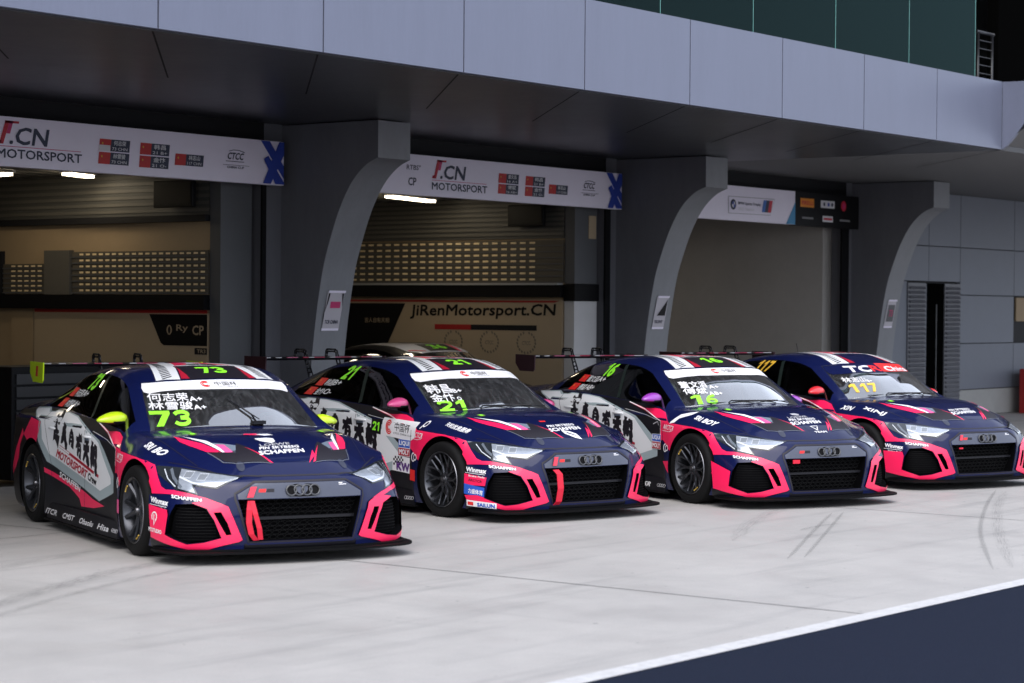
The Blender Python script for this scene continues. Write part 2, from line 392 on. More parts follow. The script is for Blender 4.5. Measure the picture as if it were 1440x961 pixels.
m = MB(); m.box((33.12, Yp-.015, 0), (33.14, Yp-.005, 1.9), M_DGREY); m.box((32.725, Yp-.02, 0), (32.75, Yp-.005, 2.24), M_WALLG); bpart(m, 'door_frame')

# garages: partitions, ceiling, back wall, floor
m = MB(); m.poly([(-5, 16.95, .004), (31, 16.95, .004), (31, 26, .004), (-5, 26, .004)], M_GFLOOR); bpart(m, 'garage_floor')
m = MB()
for a, b in opens:
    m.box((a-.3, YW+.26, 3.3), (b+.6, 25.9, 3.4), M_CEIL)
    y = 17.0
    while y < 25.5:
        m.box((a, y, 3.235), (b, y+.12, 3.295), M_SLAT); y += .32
bpart(m, 'garage_ceiling')
m = MB()
for a, b in opens:
    m.box((a-.4, 26.0, 0), (b+.5, 26.1, 3.3), M_CREAM)
bpart(m, 'garage_back_wall')
# partition planes seen through the openings (facing -X)
for xp, mt, b_ in ((4.0, M_CREAM, 4.5), (10.1, M_CREAM, 10.9), (16.52, M_CREAM, 17.3), (22.92, M_CREAM, 23.8), (29.62, M_TAUPE, 30.4)):
    m = MB(); m.box((xp, YW+.26, 0), (b_, 26, 3.3), mt); bpart(m, 'partition_wall')
for xp in (-1.3, 5.15, 11.2, 17.95, 24.32):
    m = MB(); m.box((xp-.2, YW+.26, 0), (xp-.08, 26, 3.3), M_CREAM); bpart(m, 'partition_wall')
m = MB(); m.box((16.50, YW+.1, 0), (16.97, YW+.258, 3.17), M_DGREY); bpart(m, 'door_jamb')
m = MB(); m.box((17.0, YW-.03, 0), (17.06, YW-.002, 3.17), M_BLACK); bpart(m, 'door_rail')
m = MB(); m.box((22.90, YW+.1, 2.11), (23.40, YW+.258, 3.17), M_DGREY); bpart(m, 'door_jamb')
m = MB(); m.box((22.90, YW+.1, 0), (23.40, YW+.258, 1.88), M_WPIL); bpart(m, 'column')
m = MB(); m.box((23.2, YW+.09, 2.7), (23.36, YW+.099, 3.0), M_CREAM2); bpart(m, 'lit_slot_patch')  # beige patch for a lit slot: its brightness is only colour, no lamp
m = MB(); m.box((22.88, YW+.08, 1.885), (23.42, YW+.26, 2.105), M_BLACK); bpart(m, 'column_band')
m = MB(); m.box((23.41, YW-.03, 0), (23.52, YW-.001, 3.17), M_BLACK); bpart(m, 'door_rail')
m = MB(); m.box((29.70, YW-.03, 0), (29.92, YW-.001, 3.17), M_BLACK); bpart(m, 'door_rail')

M_HOLE = mat('shutter_opening', (.75, .60, .36), .8)  # solid slot bars, paler than the wall behind
def shutter(name, xp, y0, y1, z0, z1, hy0, hy1, rows, cols_):
    """perforated roller curtain on a partition: slats with rows of slot bars coloured paler than the wall"""
    m = MB(); n = rows; dz = (z1-z0)/n
    m.box((xp-.035, y0, z0), (xp-.015, y1, z1), mat('shutter_dark', (.07, .06, .045), .6))
    for k in range(n):
        m.box((xp-.045, y0, z0+k*dz), (xp-.036, y1, z0+k*dz+.014), M_DGREY)
        for c in range(cols_):
            a = hy0+(hy1-hy0)*(c+.15)/cols_; b = hy0+(hy1-hy0)*(c+.72)/cols_
            m.box((xp-.040, a, z0+k*dz+dz*.42), (xp-.0355, b, z0+k*dz+dz*.72), M_HOLE)
    return bpart(m, name)
shutter('roller_shutter', 16.52, 16.87, 19.05, 1.91, 2.38, 16.9, 18.95, 7, 19)
shutter('roller_shutter', 16.52, 19.5, 20.25, 1.91, 2.25, 19.55, 20.13, 6, 5)
shutter('roller_shutter', 22.92, 16.87, 20.7, 2.12, 2.68, 17.31, 20.6, 7, 21)
m = MB()
m.box((16.44, 16.87, 2.69), (16.52, 25, 2.76), M_DARK); m.box((16.42, 16.87, 1.74), (16.52, 25, 1.90), M_BLACK)
m.box((16.45, 19.06, 1.90), (16.519, 19.49, 2.4), M_SLAT); m.box((16.46, 20.26, 1.90), (16.519, 25, 2.4), M_DARK)
m.box((16.50, 16.87, 2.762), (16.519, 25, 3.29), M_CEIL)
for k in range(6): m.box((16.49, 16.87, 2.80+k*.075), (16.519, 25, 2.835+k*.075), M_SLAT)
bpart(m, 'wall_rail')
m = MB()
m.box((22.82, 16.87, 1.93), (22.92, 25, 2.09), M_BLACK); m.box((22.80, 16.9, 2.09), (22.92, 25, 2.115), mat('rail_grey', (.3, .3, .3), .5))
m.box((22.90, 16.87, 2.70), (22.918, 25, 3.29), M_CEIL)
for k in range(8): m.box((22.88, 16.87, 2.74+k*.065), (22.919, 25, 2.775+k*.065), M_SLAT)
bpart(m, 'wall_rail')

# upper floor behind the glass
m = MB()
m.box((-5, YF+.13, ZT-.12), (46, 19, ZT-.02), M_DGREY); m.box((-5, YF+.1, 7.6), (46, 19, 7.7), M_DARK)
m.box((-5, 15.0, ZT), (46, 15.1, 7.6), M_DARK); m.box((12, 13.0, 5.3), (24.2, 13.04, 5.36), M_DGREY)
for X in (10.3, 16.32, 22.19, 28.2): m.box((X-.12, 13.4, ZT), (X+.12, 13.7, 7.6), M_DGREY)
m.box((7, 14.2, ZT), (16.0, 14.25, 7.6), mat('curtain_green', (.10, .22, .20), .8))
for X, W, c in ((12.2, 1.4, .05), (15.0, 1.2, .09), (17.6, .5, .03), (19.3, 1.6, .045), (21.6, .35, .11), (23.0, .9, .02)): m.box((X, 13.6, ZT), (X+W, 13.65, 7.6), mat('room_panel_%d' % int(c*1000), (c*.6, c, c*.95), .6))
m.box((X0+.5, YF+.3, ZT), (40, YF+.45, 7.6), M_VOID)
bpart(m, 'upper_floor')
M_BGLASS = glass_mat('balustrade_glass', (.30, .50, .47), (.07, .12, .12), .03)
m2 = mat('glass_edge', (.10, .30, .27), .2)
k = 0
for a in [24.36-1.705*i for i in range(0, 13)]:
    m = MB(); m.box((a-1.695, YF+.14, ZT-.02), (a-.012, YF+.155, 7.4), M_BGLASS); m.box((a-.012, YF+.138, ZT-.02), (a-.003, YF+.157, 7.4), m2)
    bpart(m, 'glass_pane')
m = MB()
for X in (24.55, 24.94): m.tube([(X, YF+.2, ZT), (X, YF+.2, 5.2)], .02, M_STEEL)
m.tube([(24.5, YF+.2, 5.2), (24.98, YF+.2, 5.2)], .022, M_STEEL)
for k in range(5): m.tube([(24.55, YF+.2, 4.7+k*.1), (24.94, YF+.2, 4.7+k*.1)], .008, M_STEEL)
bpart(m, 'handrail')

# ------------------------------------------------------------------ things in and on the building
M_BAN = mat('banner_white', (.72, .68, .80), .45, var=.02)
M_NAVYT = mat('print_navy', (.015, .02, .05), .5)
M_BLUEX = mat('print_blue', (.02, .045, .30), .5)
M_REDT = mat('print_red', (.45, .01, .03), .5)
M_FLAG = mat('print_flag', (.42, .012, .012), .5)
M_SILV = mat('print_silver', (.55, .55, .58), .5)
M_PINKT = mat('print_magenta', (.45, .02, .12), .5)
def banner(dx, label, x_left, names):
    Y = YW - .16; m = MB(); e = .004
    o = empty('team_banner', (20.5+dx, Y, 3.1)); tag(o, label, 'banner', 'team banners over the garage doors')
    def P(x, z, k=1): return (x+dx, Y-e*k, z)
    m.box((x_left, Y, 3.09), (23.58+dx, Y+.10, 3.56), M_BAN)
    b = m.build('board', o); b.matrix_parent_inverse = Matrix.Translation(-o.location)
    m = MB()
    m.poly([P(19.78, 3.50), P(19.72, 3.31), P(19.70, 3.29), P(19.70, 3.31), P(19.745, 3.335), P(19.80, 3.515)], M_REDT) if False else None
    # slanted double letter mark
    for q in ([(19.715, 3.30), (19.765, 3.30), (19.84, 3.52), (19.79, 3.52)], [(19.69, 3.30), (19.735, 3.30), (19.745, 3.335), (19.70, 3.335)], [(19.80, 3.40), (19.845, 3.40), (19.885, 3.52), (19.84, 3.52)], [(19.78, 3.50), (19.95, 3.50), (19.955, 3.522), (19.785, 3.522)]):
        m.poly([P(*t) for t in q], M_REDT if q[0][0] != 19.80 else M_PINKT)
    m.text('.CN', P(19.84, 3.305), P(20.29, 3.305), P(19.87, 3.465), M_NAVYT, .05)
    m.poly([P(19.69, 3.277), P(20.72, 3.277), P(20.72, 3.283), P(19.69, 3.283)], M_PINKT)
    m.text('MOTORSPORT', P(19.69, 3.17), P(20.73, 3.17), P(19.69, 3.255), M_NAVYT, .04)
    cells = [(20.95, 3.31), (20.94, 3.18), (21.49, 3.305), (21.48, 3.175), (21.97, 3.225)]
    for (x, z), nm in zip(cells, names):
        sh = .012
        m.poly([P(x, z), P(x+.15, z), P(x+.15+sh, z+.118), P(x+sh, z+.118)], M_FLAG)
        m.poly([P(x+.15, z), P(x+.40, z), P(x+.40+sh, z+.118), P(x+.15+sh, z+.118)], M_NAVYT)
        if nm[2]: m.poly([P(x, z, 2), P(x+.145, z, 2), P(x+.145, z+.058, 2), P(x, z+.058, 2)], M_SILV)
        m.text('★', P(x+.03, z+.062, 2), P(x+.06, z+.062, 2), P(x+.03, z+.092, 2), mat('gold_print', (.5, .35, .02), .5))
        m.text(nm[0], P(x+.19, z+.06, 2), P(x+.35, z+.06, 2), P(x+.195, z+.108, 2), M_SILV, .03)
        m.text(nm[1], P(x+.17, z+.012, 2), P(x+.37, z+.012, 2), P(x+.172, z+.042, 2), M_SILV, .02)
    m.text('CTCC', P(22.72, 3.33), P(22.95, 3.33), P(22.74, 3.40), M_NAVYT, .05)
    m.tube([P(22.75, 3.415, .3), P(22.82, 3.43, .3), P(22.9, 3.428, .3), P(22.98, 3.41, .3)], .004, M_NAVYT, 5)
    m.poly([P(22.70, 3.305), P(22.97, 3.305), P(22.97, 3.312), P(22.70, 3.312)], M_NAVYT); m.poly([P(22.66, 3.268), P(23.05, 3.268), P(23.05, 3.272), P(22.66, 3.272)], M_NAVYT)
    m.text('CHINA CUP', P(22.72, 3.235), P(22.97, 3.235), P(22.72, 3.258), M_NAVYT, .05)
    # blue crossed ribbons at the end
    for q in ([(23.22, 3.556), (23.36, 3.556), (23.575, 3.30), (23.575, 3.16)], [(23.25, 3.10), (23.37, 3.10), (23.575, 3.42), (23.575, 3.556), (23.50, 3.556)], [(23.26, 3.36), (23.33, 3.40), (23.575, 3.12), (23.575, 3.10), (23.44, 3.10)]):
        m.poly([P(a, c, 1 + 40*(q[0][0]-23.21)) for a, c in q], M_BLUEX)
    m.text('RTBS°', P(19.23, 3.38), P(19.48, 3.38), P(19.235, 3.44), M_NAVYT, .02)
    m.text('CP', P(19.26, 3.2), P(19.40, 3.2), P(19.265, 3.29), M_NAVYT, .04)
    b = m.build('lettering', o); b.matrix_parent_inverse = Matrix.Translation(-o.location)
nm_a = [('何志荣', '73 CHN', 1), ('林雪骏', '73 CHN', 0), ('韩昌', '21 B+', 0), ('金忭', '21 O-', 0), ('林志山', '117 CHN', 0)]
nm_b = [('董文滔', '16 A+', 0), ('傅斌', '16 AB+', 0), ('韩昌', '21 B+', 0), ('金忭', '21 O-', 0), ('林志山', '117 CHN', 0)]
banner(-6.39, 'white team banner over the leftmost garage door, above the lime mirrored car', 11.45, nm_a)
banner(0, 'white team banner over the middle garage door between the two pillars', 17.85, nm_b)
# third banner: white half and black half
o = empty('sponsor_banner', (27, YW-.16, 3.05)); tag(o, 'half white, half black sponsor banner over the closed garage door on the right', 'banner')
Y = YW-.16
m = MB(); m.box((24.25, Y, 3.05), (28.05, Y+.10, 3.54), M_BAN); m.box((28.05, Y, 3.04), (29.98, Y+.10, 3.54), M_BLACK)
b = m.build('board', o); b.matrix_parent_inverse = Matrix.Translation(-o.location)
m = MB(); P = lambda x, z, k=1: (x, Y-.004*k, z)
m.poly([P(27.79, 3.052), P(28.05, 3.052), P(28.05, 3.38), P(27.95, 3.25)], mat('print_sky_blue', (.04, .22, .42), .5))
fr = [(26.19, 3.39), (27.46, 3.40), (27.34, 3.155), (26.20, 3.145)]
m.poly([P(*t) for t in fr], mat('print_grey', (.3, .3, .34), .5)); m.poly([P(26.2, 3.382, 2), P(27.44, 3.39, 2), P(27.33, 3.163, 2), P(26.21, 3.153, 2)], M_BAN)
def disc(mb, c, r, mt, k, n=20, a0=0, a1=2*math.pi, inner=0):
    pts = [(c[0]+r*math.cos(a0+(a1-a0)*i/n), c[1]+r*math.sin(a0+(a1-a0)*i/n)) for i in range(n+1)]
    if inner:
        for i in range(n):
            a, b2 = [a0+(a1-a0)*(i+q)/n for q in (0, 1)]
            mb.poly([P(c[0]+inner*math.cos(a), c[1]+inner*math.sin(a), k), P(c[0]+r*math.cos(a), c[1]+r*math.sin(a), k), P(c[0]+r*math.cos(b2), c[1]+r*math.sin(b2), k), P(c[0]+inner*math.cos(b2), c[1]+inner*math.sin(b2), k)], mt)
    else: mb.poly([P(*q, k) for q in ([c] if a1-a0 < 6 else [])+pts[:n if a1-a0 > 6 else n+1]], mt)
disc(m, (26.32, 3.275), .075, M_NAVYT, 3); disc(m, (26.32, 3.275), .045, M_SILV, 4); disc(m, (26.32, 3.275), .045, M_BLUEX, 5, 8, math.pi/2, math.pi); disc(m, (26.32, 3.275), .045, M_BLUEX, 5, 8, -math.pi/2, 0)
m.text('BMW Sports Trophy', P(26.45, 3.27, 3), P(27.06, 3.27, 3), P(26.45, 3.32, 3), M_NAVYT, .03); m.text('2021 Season', P(26.45, 3.20, 3), P(26.88, 3.20, 3), P(26.45, 3.24, 3), M_SILV, .02)
for i, mt in enumerate((mat('stripe_blue', (.03, .12, .4), .5), M_NAVYT, M_REDT)): m.poly([P(27.09+.085*i, 3.195, 3), P(27.175+.085*i, 3.195, 3), P(27.225+.085*i, 3.37, 3), P(27.14+.085*i, 3.37, 3)], mt)
m.poly([P(28.2, 3.32), P(28.6, 3.32), P(28.6, 3.45), P(28.2, 3.45)], mat('print_orange', (.65, .22, .01), .5)); m.text('PIRELLI', P(28.24, 3.355, 2), P(28.56, 3.355, 2), P(28.24, 3.41, 2), M_REDT, .04)
m.poly([P(28.8, 3.33), P(29.22, 3.33), P(29.22, 3.44), P(28.8, 3.44)], M_SILV); disc(m, (28.9, 3.385), .03, M_NAVYT, 2); m.poly([P(29.0, 3.36, 2), P(29.06, 3.36, 2), P(29.06, 3.41, 2), P(29.0, 3.41, 2)], M_BLUEX); disc(m, (29.14, 3.385), .03, M_NAVYT, 2)
disc(m, (29.5, 3.38), .08, M_REDT, 1); disc(m, (29.5, 3.38), .045, M_PINKT, 2)
m.poly([P(28.25, 3.145), P(28.58, 3.145), P(28.585, 3.175), P(28.255, 3.175)], mat('print_dim', (.16, .16, .17), .5)); m.poly([P(28.86, 3.12), P(29.17, 3.12), P(29.17, 3.21), P(28.86, 3.21)], M_SILV); m.poly([P(28.89, 3.15, 2), P(29.14, 3.15, 2), P(29.14, 3.18, 2), P(28.89, 3.18, 2)], M_REDT)
m.poly([P(29.38, 3.145), P(29.7, 3.145), P(29.7, 3.175), P(29.38, 3.175)], mat('print_dim', (.16, .16, .17), .5))
b = m.build('lettering', o); b.matrix_parent_inverse = Matrix.Translation(-o.location)

# wall boards on the partitions
def onX(xp): return lambda y, z, k=1: (xp-.004*k, y, z)
b0 = empty('display_board', (16.52, 18, 0)); tag(b0, 'cream display board with a cut black corner panel in the left garage', 'display board')
P = onX(16.49); m = MB(); m.box((16.49, 16.88, .1), (16.519, 19.7, 1.70), M_CREAM2); m.box((16.485, 19.72, .1), (16.519, 20.1, 1.70), M_CREAM)
m.poly([P(19.69, 1.70), P(16.88, 1.70), P(16.88, 1.735), P(19.69, 1.735)], M_RED)
x = m.build('panel', b0); x.matrix_parent_inverse = Matrix.Translation(-b0.location)
m = MB(); m.poly([P(17.78, 1.69), P(17.60, 1.38), P(17.55, 1.352), P(16.88, 1.352), P(16.88, 1.69)], M_BLACK)
m.text('Ry', P(17.35, 1.49, 2), P(17.17, 1.49, 2), P(17.35, 1.58, 2), M_CREAM2, .02); m.text('CP', P(17.10, 1.47, 2), P(16.93, 1.47, 2), P(17.10, 1.57, 2), M_CREAM2, .04); m.text('()', P(17.50, 1.47, 2), P(17.42, 1.47, 2), P(17.50, 1.57, 2), M_CREAM2, .04)
m.poly([P(17.07, 1.26), P(16.88, 1.26), P(16.88, 1.33), P(17.07, 1.33)], M_DARK); m.text('TR3', P(17.03, 1.275, 2), P(16.90, 1.275, 2), P(17.03, 1.315, 2), M_CREAM2, .02)
x = m.build('lettering', b0); x.matrix_parent_inverse = Matrix.Translation(-b0.location)
b1 = empty('display_board', (22.92, 18, 0)); tag(b1, 'cream display board reading JiRenMotorsport.CN on the side wall of the middle garage', 'display board')
P = onX(22.88); m = MB(); m.box((22.88, 16.88, .1), (22.919, 23.5, 1.90), M_CREAM2)
m.poly([P(23.4, 1.86), P(17.0, 1.86), P(16.92, 1.885), P(23.4, 1.895)], M_RED)
x = m.build('panel', b1); x.matrix_parent_inverse = Matrix.Translation(-b1.location)
m = MB(); m.poly([P(23.4, 1.84), P(19.56, 1.84), P(19.95, 1.15), P(23.4, 1.15)], M_BLACK)
m.text('JiRenMotorsport.CN', P(19.47, 1.63), P(17.0, 1.65), P(19.45, 1.82), M_BLACK, .045)
m.text('吉人自有天相', P(20.3, 1.57, 2), P(19.85, 1.57, 2), P(20.3, 1.64, 2), M_CREAM2, .02)
m.poly([P(19.03, 1.49), P(18.4, 1.49), P(18.4, 1.56), P(19.03, 1.56)], M_RED); m.poly([P(18.4, 1.49), P(17.29, 1.49), P(17.29, 1.56), P(18.4, 1.56)], M_DARK)
for c, yy in enumerate((17.46, 18.08, 18.7)):
    for sgn in (1, -1):
        for i in range(9):
            a = R(-80+i*19); cy, cz = yy+sgn*.15*math.cos(a), 1.33+.135*math.sin(a); t = .018
            m.poly([P(cy-t, cz-t*.3), P(cy, cz-t*1.3), P(cy+t, cz+t*.4), P(cy, cz+t*1.3)], mat('wreath_print', (.14, .12, .09), .6))
    m.text('CTCC', P(yy+.07, 1.3), P(yy-.07, 1.3), P(yy+.07, 1.35), mat('wreath_print', (.14, .12, .09), .6), .03)
x = m.build('lettering', b1); x.matrix_parent_inverse = Matrix.Translation(-b1.location)

# televisions on brackets, lamps, cabinet, red cabinet, posters
def telly(xp, y0, y1, z0, z1, label):
    o = empty('television', (xp, (y0+y1)/2, z0)); tag(o, label, 'television', 'wall televisions')
    m = MB(); m.box((xp-.16, y0, z0), (xp-.10, y1, z1), M_BLACK); a = hide_bevel(m.build('screen_case', o), .008); a.matrix_parent_inverse = Matrix.Translation(-o.location)
    m = MB(); m.box((xp-.165, y0+.02, z0+.03), (xp-.161, y1-.02, z1-.02), mat('screen_glass', (.004, .004, .005), .35, spec=.15)); a = m.build('screen', o); a.matrix_parent_inverse = Matrix.Translation(-o.location)
    m = MB(); m.tube([(xp-.1, (y0+y1)/2, (z0+z1)/2), (xp-.01, (y0+y1)/2, (z0+z1)/2)], .025, M_DARK); a = m.build('bracket', o); a.matrix_parent_inverse = Matrix.Translation(-o.location)
telly(16.5, 16.97, 17.57, 2.84, 3.13, 'black wall television high in the left garage below the banner')
telly(22.9, 17.10, 17.68, 2.86, 3.14, 'black wall television high in the middle garage below the banner')
def lamp(x, y, L, ang, label, power=22):
    o = empty('ceiling_lamp', (x, y, 3.22), ang); tag(o, label, 'lamp', 'strip lamps under the garage ceilings')
    m = MB(); m.box((-L/2-.03, -.08, -.0), (L/2+.03, .08, .03), M_WPIL); m.build('housing', o)
    m = MB(); m.box((-L/2, -.06, -.03), (L/2, .06, -.002), mat('lamp_tube', (1, .86, .62), .5, emit=5)); m.build('diffuser', o)
    li = bpy.data.lights.new('lamp_light', 'AREA'); li.shape = 'RECTANGLE'; li.size = L; li.size_y = .12; li.energy = power*.3; li.color = (1, .82, .58)
    lo = bpy.data.objects.new('lamp_light', li); lo.location = (0, 0, -.04); C.objects.link(lo); lo.parent = o
lamp(16.05, 18.45, .5, R(20), 'small lit strip lamp right of the two at the far left, in the left garage', 5)
lamp(15.55, 19.3, .7, R(80), 'lit strip lamp at the far left edge of the photo, in the left garage', 5)
lamp(21.85, 18.6, 1.3, R(15), 'long lit strip lamp under the ceiling of the middle garage', 8)
lamp(27.0, 20.5, 1.3, R(15), 'strip lamp inside the right garage hidden behind its banner', 8)
lamp(13.4, 20.5, 1.2, R(90), 'strip lamp deep in the left garage', 8)
lamp(20.2, 21.5, 1.2, R(90), 'strip lamp deep in the middle garage', 8)

o = empty('tool_cabinet', (15.15, 17.25, 0)); tag(o, 'black louvred tool cabinet in the left garage behind the lime mirrored car', 'cabinet')
m = MB(); m.box((-1.2, -.25, .05), (1.25, .25, 1.17), M_BLACK); hide_bevel(m.build('cabinet_body', o))
m = MB()
for k in range(8): m.box((-1.15, -.265, .12+k*.125), (1.2, -.251, .22+k*.125), mat('drawer', (.018, .018, .02), .4))
m.build('drawers', o)
o = empty('red_cabinet', (36.6, 16.3, 0)); tag(o, 'dark red fire equipment cabinet at the right edge against the panelled wall', 'cabinet')
m = MB(); m.box((-.62, -.2, 0), (.62, .2, .78), M_RED); hide_bevel(m.build('cabinet_body', o)); m = MB(); m.box((-.58, -.215, .05), (-.01, -.201, .72), M_RED); m.box((.01, -.215, .05), (.58, -.201, .72), M_RED); m.build('door', o)
def yfin(z): 
    zz = [p[1] for p in prof][::-1]; yy = [p[0] for p in prof][::-1]
    return float(np.interp(z, zz, yy))
def poster(X, label, style):
    o = empty('poster', (X+.22, yfin(1.75), 1.53)); tag(o, label, 'poster', 'posters taped to the pillars'); m = MB()
    P = lambda x, z, k=1: (X+x, yfin(z)-.006*k-.002, z)
    M_PP = mat('poster_paper', (.42, .40, .44), .5); 
    m.poly([P(.10, 1.53), P(.37, 1.53), P(.40, 1.95), P(.13, 1.95)], M_PP)
    m.poly([P(.09, 1.525, 2), P(.36, 1.525, 2), P(.362, 1.55, 2), P(.092, 1.55, 2)], M_BAN); m.poly([P(.14, 1.935, 2), P(.41, 1.935, 2), P(.412, 1.96, 2), P(.142, 1.96, 2)], M_BAN)
    if style == 0:
        m.poly([P(.10, 1.55, 2), P(.11, 1.72, 2), P(.15, 1.83, 2), P(.17, 1.93, 2), P(.145, 1.93, 2), P(.13, 1.8, 2), P(.10, 1.7, 2)], M_BLACK)
        m.poly([P(.36, 1.93, 2), P(.385, 1.93, 2), P(.385, 1.78, 2)], M_BLACK); m.poly([P(.19, 1.77, 2), P(.35, 1.77, 2), P(.35, 1.84, 2), P(.19, 1.84, 2)], M_PINKT)
        m.text('TCR CHINA', P(.13, 1.60, 2), P(.34, 1.60, 2), P(.135, 1.64, 2), M_NAVYT, .04)
    elif style == 1:
        m.poly([P(.17, 1.70, 2), P(.36, 1.70, 2), P(.38, 1.92, 2), P(.33, 1.86, 2)], M_BLACK); m.text('TROPHY', P(.13, 1.60, 2), P(.32, 1.60, 2), P(.135, 1.64, 2), M_NAVYT, .04)
    else:
        m.poly([P(.14, 1.62, 2), P(.36, 1.62, 2), P(.37, 1.88, 2), P(.16, 1.88, 2)], M_DGREY); m.text('73', P(.2, 1.70, 3), P(.31, 1.70, 3), P(.2, 1.8, 3), M_PINKT, .04)
    x = m.build('print', o); x.matrix_parent_inverse = Matrix.Translation(-o.location)
poster(FX[2], 'paper poster with a pink patch on the leftmost visible pillar', 0)
poster(FX[3], 'paper poster with a black diagonal shape on the middle pillar', 1)
poster(FX[4], 'small grey poster on the rightmost pillar beside the louvred door', 2)
o = empty('wall_sensor', (23.95, YW, 3.4)) if False else None

# ---- race car body: a grid of control points interpolated by monotone cubics ----
def surf(G, su, sv):
    G = np.asarray(G, float)
    A_ = pchip(G, su)
    B_ = pchip(np.swapaxes(A_, 0, 1), sv)
    return np.swapaxes(B_, 0, 1)

# top grid: rows = stations from tail to nose, columns = centre line to shoulder
TOP = [
 [(-2.235,0,.965),(-2.235,.2,.965),(-2.22,.42,.962),(-2.19,.60,.955),(-2.15,.72,.935),(-2.09,.83,.89),(-2.03,.90,.83)],
 [(-2.00,0,.985),(-2.00,.2,.985),(-1.99,.42,.983),(-1.96,.60,.975),(-1.93,.71,.96),(-1.90,.83,.91),(-1.87,.935,.855)],
 [(-1.68,0,1.02),(-1.68,.2,1.02),(-1.67,.42,1.015),(-1.64,.585,1.005),(-1.62,.70,.975),(-1.60,.84,.925),(-1.6,.955,.87)],
 [(-1.22,0,1.19),(-1.22,.2,1.188),(-1.20,.40,1.18),(-1.17,.545,1.165),(-1.18,.635,1.125),(-1.2,.845,.955),(-1.2,.95,.865)],
 [(-.78,0,1.295),(-.78,.2,1.292),(-.77,.39,1.283),(-.75,.535,1.265),(-.75,.635,1.22),(-.75,.838,.95),(-.75,.912,.86)],
 [(-.30,0,1.325),(-.30,.2,1.323),(-.30,.39,1.315),(-.30,.535,1.297),(-.30,.645,1.243),(-.30,.832,.925),(-.30,.897,.84)],
 [(.08,0,1.320),(.08,.2,1.317),(.07,.39,1.305),(.05,.54,1.277),(.04,.648,1.222),(.02,.832,.905),(.02,.893,.815)],
 [(.53,0,1.224),(.52,.2,1.220),(.455,.41,1.209),(.32,.574,1.193),(.27,.655,1.160),(.30,.832,.885),(.30,.893,.79)],
 [(.80,0,1.078),(.79,.2,1.075),(.72,.435,1.063),(.575,.62,1.036),(.545,.705,1.005),(.60,.832,.865),(.62,.90,.765)],
 [(1.03,0,.893),(1.02,.2,.891),(.96,.46,.879),(.85,.665,.860),(.815,.752,.855),(.86,.835,.825),(.90,.918,.742)],
 [(1.10,0,.883),(1.09,.2,.881),(1.03,.45,.873),(.95,.635,.862),(.95,.735,.847),(1.0,.838,.800),(1.02,.93,.730)],
 [(1.30,0,.876),(1.30,.2,.874),(1.28,.42,.864),(1.25,.60,.843),(1.24,.72,.825),(1.24,.83,.780),(1.24,.94,.716)],
 [(1.57,0,.842),(1.57,.2,.840),(1.55,.41,.828),(1.50,.565,.800),(1.46,.69,.770),(1.43,.81,.738),(1.40,.935,.704)],
 [(1.86,0,.760),(1.86,.2,.757),(1.83,.40,.740),(1.77,.54,.710),(1.68,.66,.698),(1.58,.78,.692),(1.50,.912,.684)],
 [(2.02,0,.675),(2.015,.2,.672),(1.965,.395,.668),(1.885,.53,.655),(1.785,.65,.663),(1.67,.765,.670),(1.56,.892,.670)],
 [(2.115,0,.598),(2.105,.2,.598),(2.065,.39,.597),(1.98,.52,.606),(1.87,.64,.627),(1.74,.75,.647),(1.60,.868,.656)],
]
# side belt columns, one per station, from the sill up to just under the shoulder
ZB = [.10,.20,.33,.45,.56]
SIDE = [
 [(-2.12,.86),(-2.13,.88),(-2.12,.89),(-2.10,.90),(-2.08,.905)],
 [(-1.92,.90),(-1.93,.93),(-1.93,.94),(-1.92,.945),(-1.90,.945)],
 [(-1.6,.93),(-1.6,.955),(-1.6,.962),(-1.6,.962),(-1.6,.96)],
 [(-1.2,.93),(-1.2,.955),(-1.2,.962),(-1.2,.962),(-1.2,.96)],
 [(-.75,.91),(-.75,.915),(-.75,.917),(-.75,.918),(-.75,.918)],
 [(-.30,.895),(-.30,.895),(-.30,.897),(-.30,.903),(-.30,.908)],
 [(.02,.892),(.02,.892),(.02,.893),(.02,.898),(.02,.903)],
 [(.30,.892),(.30,.892),(.30,.893),(.30,.898),(.30,.902)],
 [(.62,.895),(.62,.897),(.62,.90),(.62,.903),(.62,.906)],
 [(.88,.92),(.88,.925),(.88,.928),(.88,.928),(.89,.925)],
 [(1.0,.935),(1.0,.945),(1.0,.948),(1.0,.948),(1.0,.945)],
 [(1.2,.94),(1.2,.953),(1.2,.957),(1.2,.957),(1.2,.955)],
 [(1.38,.94),(1.38,.953),(1.38,.957),(1.38,.957),(1.38,.955)],
 [(1.54,.935),(1.54,.948),(1.53,.950),(1.52,.948),(1.50,.944)],
 [(1.66,.925),(1.66,.935),(1.65,.938),(1.63,.935),(1.60,.925)],
 [(1.76,.91),(1.76,.92),(1.745,.92),(1.72,.915),(1.665,.90)],
]
